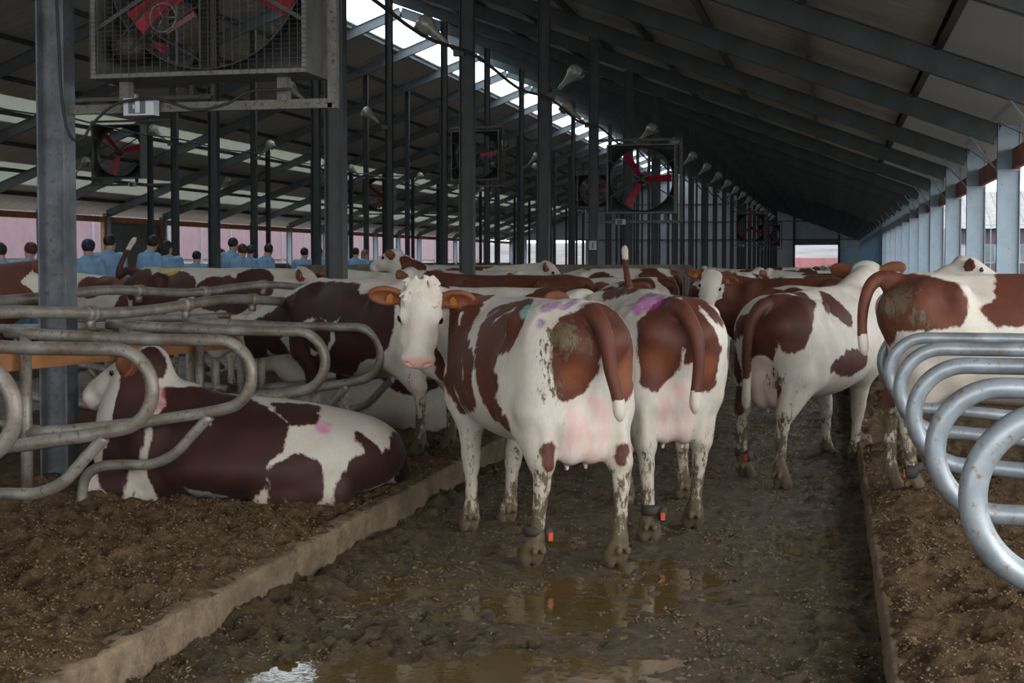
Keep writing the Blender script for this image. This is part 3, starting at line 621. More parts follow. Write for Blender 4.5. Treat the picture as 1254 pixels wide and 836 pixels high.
# marks of the nearer cows' coats, in each cow's own space: x, y, z, radius
def marks(t): return [(int(a) / 100, int(b) / 100, int(c) / 100, int(d) / 1000) for a, b, c, d in (q.split(",") for q in t.split())]
PM = {
 'front': dict(patch=marks('65,20,129,133 63,22,123,123 38,31,102,120 44,29,106,116 30,34,99,113 59,24,118,113 51,28,112,111 21,36,94,91 57,16,135,90 17,36,89,73 13,36,86,69 11,36,84,67 63,27,135,67 53,12,138,57 62,25,137,57 8,35,103,51 58,20,138,52 57,32,127,52 72,27,114,52 44,18,131,50 75,24,96,52 75,23,92,52 53,14,140,50 43,21,125,50 72,27,116,51 59,31,132,50 27,30,112,48 72,26,119,50 75,25,101,50 60,22,138,49 4,36,82,46 43,20,128,48 46,32,91,48 72,26,121,49 41,22,123,47 10,35,105,45 14,34,107,45 73,26,107,48 57,32,125,47 76,24,98,47 39,24,120,45 49,32,92,45 74,26,105,46 21,33,79,44 11,35,80,43 20,32,110,43 5,37,98,42 37,26,118,43 73,27,111,44 35,27,116,43 31,29,114,42 74,27,109,43 5,36,100,40 41,31,87,41 4,37,96,39 45,16,132,40 5,37,92,38 46,15,134,39 43,32,88,39 47,14,135,39 4,37,95,36 61,31,138,37 54,19,140,37 33,30,79,34 61,28,139,35 53,17,141,34 39,31,84,34 56,7,139,34 36,30,80,32 1,37,87,31 2,37,89,31 3,37,91,31 57,34,130,32 77,26,103,32 38,31,82,30 0,37,86,29 79,24,93,31 58,33,133,30 62,7,140,31 59,33,135,30 59,33,136,29 41,31,85,29 65,7,141,30 -2,36,82,27 59,33,137,29 -1,37,85,27 40,20,126,28 47,32,89,28 58,25,140,28 18,31,112,26 3,35,105,26 6,35,80,26 41,18,129,27 81,24,91,27 48,12,136,27 1,36,102,25 37,22,123,26 57,34,129,26 50,10,137,26 57,35,114,26 59,26,140,26 56,22,141,26 80,23,89,26 57,35,116,25 36,28,75,25 57,34,131,25 57,35,117,25 58,6,139,25 -3,36,83,24 39,30,81,24 58,34,132,25 7,34,107,23 0,36,101,23 38,21,125,24 58,35,118,24 79,26,102,25 81,23,90,25 54,31,90,24 31,25,121,24 60,27,140,24 29,26,120,23 57,24,141,24 35,28,75,24 19,31,113,23 58,35,120,24 11,33,109,23 4,35,106,22 19,32,77,23 0,37,97,22 0,37,94,22 79,26,101,24 58,35,121,23 62,5,140,23 60,32,140,23 81,22,88,24 45,32,86,23 55,20,142,23 51,9,138,23 40,18,128,22 37,28,76,22 58,35,122,23 3,35,80,22 -1,37,89,21 1,35,104,21 0,36,100,21 77,27,108,23 80,26,99,23 0,37,90,21 44,14,134,22 32,23,122,22 57,35,124,22 -14,26,121,114 -13,23,125,112 -37,30,130,89 -12,29,116,88 -12,31,112,78 -13,32,109,74 -14,33,107,70 -38,26,134,63 -15,34,104,63 -22,36,95,61 -21,35,97,60 -19,35,99,58 -16,35,101,58 -22,36,92,57 6,18,130,53 4,17,131,52 -35,31,116,49 -29,30,115,50 -22,35,89,47 0,28,120,48 -42,29,125,45 3,26,122,47 -12,11,135,46 -39,29,121,43 -41,29,123,42 -20,35,88,43 5,23,126,44 7,20,129,44 4,25,124,43 -22,35,85,41 -38,30,118,40 -24,34,84,41 -25,34,82,40 -28,34,80,38 -44,27,131,37 -1,13,134,39 -34,35,79,38 -35,35,78,37 -35,34,77,37 -44,28,127,36 -36,34,75,36 4,14,133,37 -23,30,113,36 -36,33,74,35 -5,34,107,36 1,30,117,35 -3,32,111,35 -1,31,114,35 -12,9,137,34 -6,34,105,33 -4,33,108,33 -32,36,94,32 -23,31,111,32 -24,33,107,32 -45,27,128,31 -2,32,112,32 -24,33,108,30 -25,34,105,30 -25,35,103,30 -15,36,95,29 -44,25,133,28 -32,36,95,28 -5,9,137,29 -37,33,73,27 -1,11,136,29 -13,36,97,28 -7,8,137,28 -29,36,99,27 -8,35,102,27 -43,24,134,26 -31,36,98,27 -15,36,94,27 -29,35,91,26 7,27,121,27 -10,7,138,27 -11,36,99,27 10,13,134,27 -41,31,115,26 -16,36,90,26 -41,31,116,26 4,29,118,27 11,21,128,27 16,17,131,27 -25,35,87,26 -13,36,96,26 -27,36,101,25 -45,25,132,25 -2,10,136,26 2,30,115,26 -32,36,97,25 19,15,132,26 -9,35,101,25 -40,33,73,25 1,11,136,25 -15,36,92,25 8,26,122,25 -32,32,113,24 -12,36,98,24 16,14,133,25 -16,36,89,24 -20,34,82,24 -6,35,103,24 -29,36,100,23 -42,29,119,23 13,13,134,24 -17,10,135,23 -43,28,121,23 -27,35,86,23 6,28,120,24 10,23,126,24 -31,35,84,23 -37,32,114,23 -44,28,123,22 -9,36,100,23 -34,35,82,23 -45,28,125,22 -36,35,81,22 -19,35,83,23 6,12,135,23 -15,36,91,23 -40,34,76,22 -40,33,75,22 10,25,124,23 -16,36,88,22 -17,35,85,22 -19,34,82,22 -20,33,80,22 -21,31,77,22 -29,35,90,21 -27,35,89,21 -35,32,113,21 11,24,125,22 1,32,111,21 -6,6,138,21 -43,30,117,20 -28,33,109,21 -28,34,106,21 -28,35,104,21 -28,35,102,21 -18,35,84,21 -20,32,78,21 -21,31,75,21 -47,27,127,20 -43,29,119,20 -81,11,122,125 -82,12,118,122 -81,12,113,119 -79,11,108,109 -77,12,104,97 -75,11,99,78 -77,5,129,74 -77,15,127,56 -75,8,130,53 -75,12,129,52 -80,19,120,50 -73,13,94,50 -77,18,111,49 -79,2,125,49 -81,4,109,48 -80,1,122,48 -81,2,119,47 -82,4,114,47 -73,10,94,47 -79,18,122,46 -78,17,125,46 -81,4,110,46 -82,3,115,45 -79,19,118,44 -78,6,103,45 -79,19,116,44 -79,19,114,44 -78,19,113,44 -76,18,108,44 -76,17,107,43 -79,4,134,43 -82,3,117,43 -80,5,106,42 -76,7,99,42 -79,5,104,39 -74,8,95,39 -75,18,105,38 -74,17,101,38 -74,17,103,37 -84,4,128,36 -75,7,97,36 -76,5,133,34 -73,15,96,34 -73,6,132,33 -74,6,133,33 -83,4,132,31 -74,16,99,31 -84,4,130,31 -72,13,92,29 -79,3,136,28 -72,12,92,28 -73,8,93,28 -82,2,112,27 -82,3,133,27 -73,16,97,27 -72,11,92,27 -80,2,107,27 -73,16,129,26 -72,15,130,26 -87,3,125,26 -77,5,100,26 -72,13,130,26 -75,18,127,26 -71,11,131,25 -71,9,132,25 -73,15,93,24 -73,9,92,24 -71,8,132,24 -88,3,121,24 -73,15,95,24 -86,3,127,23 -81,3,134,24 -78,3,136,24 -74,17,128,23 -77,21,120,23 -77,20,123,23 -77,21,119,23 -87,3,126,23 -82,0,117,23 -81,2,109,23 -75,6,95,23 -75,19,126,23 -77,20,115,23 -77,20,114,23 -76,20,112,22 -78,4,101,22 -76,20,111,22 -73,8,92,22 -75,20,110,22 -75,20,109,22 -75,19,108,22 -72,15,130,22 -88,2,123,22 -88,2,120,22 -82,1,114,22 -74,19,106,22 -76,5,97,22 -76,4,135,22 -77,20,121,21 -79,3,103,21 -74,7,93,21 -80,2,105,21 -76,20,124,21 -82,0,116,21 -81,2,108,21 -77,5,99,21 -71,12,131,21 -78,4,102,21 -80,2,135,20 -78,2,137,20 -79,2,104,20 -73,10,91,20 -74,5,134,20 -76,5,98,20 -87,2,119,20 -82,1,113,20 -82,1,110,20 -74,-23,115,76 -80,-18,119,74 -74,-22,109,74 -79,-18,122,72 -74,-23,112,73 -73,-22,104,72 -71,-21,126,71 -74,-21,100,69 -67,-21,129,61 -74,-21,96,48 -77,-16,107,36 -82,-14,116,35 -75,-18,97,36 -74,-20,93,36 -76,-16,103,34 -81,-12,124,33 -71,-25,96,34 -80,-15,112,33 -82,-12,121,33 -81,-14,115,32 -81,-14,113,32 -81,-12,122,30 -82,-12,119,30 -78,-15,109,30 -79,-15,110,29 -76,-16,99,29 -78,-13,127,29 -74,-20,91,29 -72,-15,129,29 -77,-15,104,28 -69,-17,130,28 -73,-23,93,27 -75,-18,95,27 -77,-15,106,27 -75,-14,128,26 -79,-12,125,26 -76,-15,101,25 -76,-15,102,24 -71,-25,94,23 -61,-21,133,23 -76,-16,98,23 -82,-12,118,22 -75,-18,94,22 -74,-20,90,22 -73,-23,92,22 -74,-21,90,21 -69,-27,95,21 -78,-14,107,20 -82,-12,117,20 -67,-17,131,20 -82,-11,120,20 -68,-11,133,54 -86,-2,131,51 -86,-4,128,47 -86,-4,126,46 -88,-4,124,45 -90,-3,122,44 -80,-2,135,43 -91,-3,119,41 -90,-4,116,40 -82,-10,113,38 -60,-16,136,35 -68,-14,132,30 -86,1,131,29 -60,-14,136,30 -78,-1,137,29 -87,0,129,27 -91,-4,112,27 -74,-12,130,27 -85,1,133,26 -80,0,136,26 -91,-1,121,25 -91,-3,115,25 -82,-11,115,25 -82,-10,120,25 -63,-17,134,25 -81,-11,111,24 -71,-13,130,24 -59,-13,137,24 -60,-12,137,24 -77,0,137,24 -89,0,125,23 -82,-10,121,23 -88,0,127,23 -80,-11,125,23 -91,0,122,23 -88,0,128,23 -78,-11,127,23 -82,-11,117,23 -91,-1,120,22 -87,1,130,22 -81,-10,122,22 -90,0,123,22 -91,-1,118,22 -86,2,132,22 -60,-18,135,22 -82,-11,118,22 -83,2,134,21 -81,-11,123,21 -81,1,135,21 -91,-4,111,21 -78,1,137,20 -79,-11,126,20 -82,-11,119,20 -76,-12,128,20 -70,22,62,34 -70,22,60,33 -70,22,59,32 -70,22,57,30 -70,22,56,29 -69,21,64,28 -70,23,57,24 -70,23,58,24 -69,23,63,24 -69,22,64,23 -70,23,56,22 -68,19,64,21 -70,21,55,20 -68,19,63,20 -78,-15,62,32 -78,-15,61,31 -78,-15,59,28 -78,-17,63,24 -78,-14,58,23 -77,-14,59,22 -79,-15,58,22 -77,-15,63,20 -78,-16,63,19 -78,-17,63,19 -79,-16,60,18'),
  opt=dict(paint=[((0.2, 0.07, 0.24), marks('-58,18,136,30 -58,16,137,30 -58,14,137,30 -57,13,138,27 -56,18,137,23 -58,19,136,22 -56,16,137,22 -59,19,135,22 -59,17,136,21 -56,15,138,21 -59,15,136,21 -59,13,137,21 -57,11,138,21 -55,10,139,20 -56,17,137,19 -58,12,138,19 -56,15,138,18 -59,20,135,18 -55,11,139,18 -60,18,135,18 -62,6,138,26 -62,7,138,25 -62,8,137,25 -62,9,137,25 -63,5,139,25 -62,10,136,25 -61,11,136,20 -62,3,140,19 -61,3,140,19 -64,24,128,25 -63,24,129,18')), ((0.25, 0.5, 0.44), marks('-46,23,135,33 -46,24,133,28 -45,21,136,25 -43,23,134,24 -46,25,132,21 -45,25,133,20 -18,11,135,21 -44,24,133,20 -45,20,136,19 -46,25,132,19 -17,11,135,19 -43,24,134,19 -49,22,135,18 -49,24,133,18'))], mud=[(-0.782, 0.19, 1.226, 0.16, 0.62), (-0.73, 0.23, 1.106, 0.14, 0.5), (-0.72, 0.192, 0.945, 0.12, 0.5), (-0.663, 0.253, 0.482, 0.1, 0.6), (-0.821, 0.077, 1.176, 0.12, 0.45), (-0.623, 0.245, 0.152, 0.1, 0.6), (-0.769, -0.133, 0.188, 0.1, 0.6)], ruddy_at=[(-0.734, -0.218, 1.012, 0.14, 0.9), (-0.753, 0.109, 1.004, 0.12, 0.7)])),
 'second': dict(patch=marks('-82,8,121,136 -82,10,117,132 -81,10,112,125 -78,5,127,124 -79,11,106,114 -77,11,101,96 -80,2,133,92 -77,12,96,77 -79,-2,137,62 -79,17,124,58 -70,6,134,56 -80,17,122,55 -80,17,120,55 -82,1,116,55 -82,2,114,53 -81,-1,121,53 -74,12,129,51 -75,13,128,50 -86,-2,129,50 -80,4,107,50 -78,5,101,50 -77,15,127,50 -82,0,118,50 -82,2,111,50 -85,-2,127,48 -80,18,118,48 -80,-2,124,48 -80,18,116,48 -79,18,114,48 -78,18,110,47 -79,-3,125,47 -70,8,133,48 -77,18,109,46 -79,4,103,45 -77,17,103,45 -77,16,98,44 -77,11,91,44 -77,18,107,43 -71,10,132,43 -77,16,93,43 -85,-3,134,42 -77,17,101,42 -77,17,105,41 -77,14,92,41 -86,-3,132,40 -72,5,137,40 -75,1,138,39 -76,7,96,38 -75,2,138,38 -76,5,98,38 -77,17,96,35 -60,-7,138,35 -76,8,94,33 -76,9,92,32 -81,1,108,31 -59,-4,140,30 -77,19,112,30 -74,17,127,29 -75,19,125,28 -76,18,99,28 -66,6,137,28 -56,-6,139,28 -76,5,96,27 -64,-7,136,27 -64,7,136,27 -62,-2,140,27 -82,-1,114,26 -77,4,99,26 -77,17,94,26 -65,9,135,27 -81,-4,122,26 -82,-2,116,26 -67,-7,135,26 -52,-6,140,26 -80,2,105,26 -70,13,132,26 -66,3,138,26 -76,20,124,25 -82,0,112,25 -77,20,123,25 -71,14,130,25 -77,20,122,25 -78,20,121,25 -72,15,129,25 -81,-3,120,25 -78,20,119,25 -78,20,118,24 -73,17,128,25 -76,18,97,24 -77,17,91,24 -78,20,117,24 -78,20,115,24 -74,19,126,24 -76,10,89,24 -88,-4,126,24 -77,20,113,24 -78,3,100,24 -80,1,106,24 -86,-3,123,23 -82,-2,117,24 -76,20,111,23 -81,0,109,23 -86,-5,133,23 -76,20,110,23 -76,11,89,23 -77,17,92,23 -77,16,91,23 -82,-1,113,23 -88,-4,125,23 -76,10,90,23 -81,-3,121,22 -77,13,89,22 -65,3,139,22 -63,-1,140,22 -78,2,101,22 -76,20,108,22 -79,2,103,22 -87,-5,131,22 -65,10,135,22 -81,1,107,22 -66,11,134,22 -67,11,133,22 -82,0,111,21 -76,19,104,21 -87,-4,130,21 -68,12,133,21 -82,-3,118,21 -89,-7,126,52 -91,-7,123,51 -87,-7,130,51 -91,-7,121,50 -88,-6,128,49 -67,-9,134,50 -91,-7,119,48 -85,-6,133,47 -91,-7,117,47 -62,-9,137,46 -91,-7,116,45 -91,-7,114,43 -90,-7,112,42 -90,-7,110,40 -80,-8,108,35 -56,-11,138,31 -70,-11,132,30 -59,-7,138,30 -89,-5,120,29 -62,-11,136,29 -79,-8,106,29 -87,-4,131,28 -88,-5,118,28 -68,-11,133,28 -55,-9,139,28 -89,-5,124,27 -82,-6,117,27 -86,-10,127,27 -59,-11,137,27 -81,-7,110,27 -54,-10,139,27 -89,-5,123,26 -82,-6,116,26 -89,-10,124,25 -72,-11,131,26 -81,-7,109,25 -92,-9,120,25 -88,-5,121,25 -77,-11,128,25 -82,-6,115,25 -88,-4,127,24 -85,-4,134,24 -92,-9,119,24 -52,-7,139,24 -88,-10,126,24 -82,-6,113,23 -88,-4,126,23 -86,-4,133,23 -92,-10,117,23 -91,-9,111,23 -75,-11,129,23 -88,-4,125,22 -82,-6,112,22 -65,-6,137,22 -91,-10,123,22 -92,-10,116,22 -91,-9,110,22 -79,-7,105,21 -75,-18,108,78 -77,-18,111,76 -73,-18,103,74 -80,-17,114,70 -72,-18,100,68 -81,-16,117,65 -81,-16,120,61 -71,-17,97,62 -70,-17,94,59 -81,-15,123,48 -70,-17,91,47 -79,-14,125,41 -73,-23,110,39 -92,-11,107,36 -71,-22,105,37 -68,-20,91,37 -91,-12,111,35 -91,-12,113,34 -77,-21,116,34 -78,-14,127,34 -91,-12,100,33 -75,-22,114,33 -91,-12,117,32 -70,-22,103,33 -91,-12,118,32 -73,-22,112,32 -69,-21,97,32 -92,-11,104,31 -71,-23,108,32 -92,-11,103,30 -92,-11,108,29 -79,-20,119,29 -79,-17,123,29 -91,-11,102,29 -70,-15,89,29 -69,-22,98,29 -78,-21,118,29 -68,-21,93,29 -70,-22,101,29 -69,-21,95,28 -79,-19,122,28 -91,-11,115,27 -70,-23,106,28 -90,-12,95,27 -75,-14,128,27 -78,-20,121,26 -79,-17,124,26 -91,-11,119,26 -69,-22,100,26 -90,-12,94,25 -68,-21,94,26 -91,-11,120,25 -69,-17,89,25 -91,-11,98,25 -92,-10,105,25 -91,-11,121,25 -90,-11,122,24 -90,-12,92,24 -68,-19,89,24 -89,-11,124,24 -91,-11,97,23 -80,-12,124,24 -92,-10,110,23 -79,-13,125,23 -78,-16,125,23 -69,-15,88,23 -92,-10,112,22 -91,-11,96,22 -70,-25,109,23 -72,-24,111,22 -69,-24,103,22 -67,-21,90,22 -69,-18,89,22 -73,-13,129,22 -62,-22,132,41 -61,-20,133,40 -64,-23,130,39 -62,-23,131,39 -60,-19,134,37 -64,-25,127,36 -64,-24,128,36 -64,-26,126,33 -59,-18,136,31 -56,-18,137,30 -54,-20,136,23 -64,-18,133,23 -68,-23,127,22 -68,-22,128,22 91,26,138,41 84,22,139,40 78,18,140,39 73,15,141,38 88,24,138,38 80,20,139,37 69,11,142,36 75,16,140,36 68,10,142,35 68,13,141,34 67,9,142,33 94,28,138,31 67,7,142,30 91,28,137,30 92,25,140,29 89,20,141,28 67,6,142,27 81,17,141,27 87,25,137,25 79,21,138,24 97,27,140,24 93,23,140,24 64,11,140,23 73,17,139,23 94,24,140,23 83,24,137,22 66,14,140,22 77,20,138,22'),
  opt=dict(paint=[((0.36, 0.05, 0.3), marks('-59,13,137,62 -60,16,136,61 -61,18,134,58 -58,10,138,48 -57,21,135,40 -55,7,139,39 -60,21,133,32 30,4,138,34 -53,18,137,31 30,7,137,34 -65,19,132,31 10,5,139,33 -50,22,135,31 33,8,136,33 1,5,139,32 -53,5,140,30 -5,4,139,31 -65,14,133,29 -65,12,134,27 -66,15,133,27 -64,11,135,27 -50,20,137,27 -62,21,132,27 -66,18,132,27 -61,8,137,26 -66,16,132,26 -19,0,139,26 -56,23,134,24 -44,23,134,24 42,9,136,26 41,5,138,26 2,2,140,24 -63,9,136,22 -63,9,136,22 -2,1,140,23 -65,21,131,22 43,4,139,24 -3,0,140,23'))], mud=[(0.525, -0.187, 0.357, 0.1, 0.5)], ruddy_at=[(-0.776, 0.115, 1.03, 0.14, 0.7), (-0.72, -0.183, 1.004, 0.1, 0.8)])),
 'third': dict(patch=marks('-64,30,88,49 -67,27,85,47 -69,26,82,43 -78,18,118,38 -69,24,79,37 -82,14,113,36 -81,16,116,36 -80,18,110,36 -82,15,111,33 -82,14,115,32 -69,24,78,33 -68,27,94,31 -69,23,76,31 -71,25,106,30 -69,25,91,29 -70,24,87,29 -74,23,107,28 -70,23,81,28 -69,23,75,28 -67,27,80,27 -77,18,120,27 -77,19,108,27 -70,23,84,26 -69,25,92,26 -81,-2,113,129 -82,-2,108,120 -81,-2,103,108 -79,0,98,102 -77,0,94,92 -85,-3,122,83 -75,1,89,81 -78,-4,121,79 -74,0,85,69 -88,0,120,62 -89,2,117,58 -74,0,81,58 -82,-11,111,52 -81,-9,118,51 -82,-12,113,50 -89,1,105,50 -90,1,111,49 -91,2,114,47 -89,1,103,47 -82,-11,108,47 -81,-9,105,47 -79,-7,99,47 -90,1,108,47 -82,-12,115,45 -74,0,78,45 -76,8,95,45 -89,1,101,44 -86,-2,126,42 -78,-6,97,42 -80,-9,103,41 -88,1,99,41 -74,6,89,40 -74,7,90,40 -75,8,92,40 -81,-4,125,39 -87,1,123,38 -76,-5,92,38 -76,-6,125,38 -74,3,82,38 -74,5,85,37 -76,-5,91,36 -78,-9,121,35 -83,-4,126,35 -87,0,125,35 -75,-4,89,35 -77,-5,125,34 -75,-4,88,33 -74,-3,79,33 -77,-6,95,32 -74,-4,86,32 -87,2,122,31 -77,-8,122,31 -74,2,79,31 -74,-4,85,30 -74,5,83,31 -74,7,86,30 -81,10,118,30 -91,3,112,29 -88,2,93,29 -87,4,121,29 -74,-4,83,29 -79,-9,101,29 -74,-3,78,28 -74,0,76,28 -79,10,120,28 -74,1,77,28 -82,10,116,28 -74,-4,82,28 -80,10,119,27 -82,-13,109,27 -81,-12,106,27 -81,-13,117,27 -76,-7,124,27 -82,-14,115,26 -90,5,115,26 -91,3,104,26 -89,2,94,26 -86,0,126,25 -68,-20,124,136 -72,-23,118,136 -73,-24,111,116 -66,-9,130,96 -57,-23,129,80 -56,-19,132,77 -74,-23,104,72 -71,-25,104,65 -57,-15,133,65 -58,-13,133,64 -74,-12,124,62 -58,-11,133,62 -63,-27,120,61 -60,-26,125,60 -78,-17,119,58 -66,-28,113,58 -61,-27,123,57 -67,-4,133,55 -79,-19,113,52 -77,-14,121,52 -64,-29,118,49 -76,-20,106,48 -80,-18,116,48 -67,-29,110,48 -68,-28,109,47 -68,-28,107,47 -78,-19,109,44 -57,-7,135,44 -79,-19,110,42 -72,-8,126,41 -75,-21,100,40 -61,-4,135,41 -63,-3,135,40 -72,-7,128,39 -64,-29,115,39 -71,-6,130,38 -48,-23,130,38 -31,-5,136,38 -64,-1,135,37 -33,-5,136,37 -50,-24,129,36 -68,-28,105,36 -76,-20,102,36 -72,-25,101,35 -47,-19,133,36 -58,-5,136,35 -52,-25,128,34 -76,-19,104,33 -29,-8,134,34 -47,-22,132,32 -54,-26,126,32 -64,1,135,32 -65,-30,111,32 -71,-26,101,31 -73,-24,100,31 -70,-27,101,31 -62,-1,136,31 -80,-14,119,30 -51,-5,136,30 -78,-18,107,29 -80,-15,117,29 -63,-30,114,29 -61,-29,119,29 -56,-28,124,29 -77,-11,123,28 -68,-28,104,28 -72,-5,131,28 -74,-23,99,28 -69,-2,134,28 -33,-2,137,28 -64,-30,112,27 -73,-6,128,27 -57,-28,123,27 -75,-9,124,27 -27,-6,136,27 -81,-17,114,26 -35,-2,137,27 -62,-30,117,26 -81,-17,112,26 -36,-2,137,26 -27,-4,137,26 -79,-13,120,25 -9,-20,128,64 -9,-22,126,64 -9,-24,124,58 -7,-25,122,56 -6,-27,121,55 -9,-17,130,55 -5,-28,119,51 -7,-14,132,45 -35,-30,127,36 -5,-29,117,35 -6,-12,135,35 -1,-28,118,35 -35,-29,129,33 -16,-22,125,33 -3,-16,131,33 -12,-26,121,32 0,-28,120,31 -2,-17,131,31 -2,-19,129,30 -2,-20,128,30 -2,-21,128,29 -15,-23,123,29 -2,-22,127,29 -4,-10,136,29 -3,-12,135,29 -2,-14,133,29 -2,-23,126,29 -2,-24,125,28 -11,-27,119,28 -2,-24,125,28 -3,-29,117,27 -1,-25,124,27 -15,-24,123,27 -1,-26,123,27 -5,-30,115,27 0,-26,122,27 -2,-13,134,27 -8,-29,117,26 -12,-36,86,91 -7,-37,87,85 -20,-35,85,72 -26,-34,84,52 3,-37,87,53 -13,-36,91,48 0,-37,90,44 -14,-35,81,43 -5,-35,81,43 -21,-36,88,42 -9,-37,92,40 -1,-36,82,40 -17,-36,91,39 -9,-35,80,38 4,-36,84,38 -22,-34,82,37 2,-36,83,36 -4,-37,92,35 -26,-35,87,34 9,-36,85,35 -31,-34,84,33 -18,-34,81,33 -12,-36,93,29 -29,-34,83,28 8,-36,84,28 -25,-35,89,27 -10,-37,93,27 -31,-34,86,26 10,-37,87,27 -34,-33,84,26 -73,-7,66,61 -72,-7,64,58 -72,-6,61,54 -66,-2,56,54 -70,-5,59,54 -74,-11,68,43 -74,-6,69,38 -75,-9,70,31 -58,5,51,31 -70,-2,60,31 -71,-3,62,31 -72,-3,63,31 -74,-4,67,31 -75,-5,70,31 -76,-13,70,30 -71,-9,60,29 -73,-11,65,29 -70,-8,58,27 -73,-11,63,27 -70,23,58,39 -70,23,59,39 -70,23,61,39 -70,23,62,39 -69,24,64,39 -69,24,65,39 -71,23,56,38 -71,22,55,37 -71,22,53,35 -69,22,66,31 -69,22,65,30 -70,22,63,29 -70,22,62,27 -70,21,60,26 -70,21,59,25 -70,21,57,23 -69,21,67,23 -69,23,67,23 -64,27,66,23 -71,24,52,23 -71,24,53,23 -71,24,54,23 -71,24,55,23 -71,24,55,23 -70,25,57,23 -69,25,58,23 -68,26,60,23 -65,28,61,23 -64,29,62,24'),
  opt=dict(paint=[], mud=[(-0.758, -0.104, 0.756, 0.14, 0.6), (-0.585, 0.197, 0.116, 0.1, 0.75)], ruddy_at=[])),
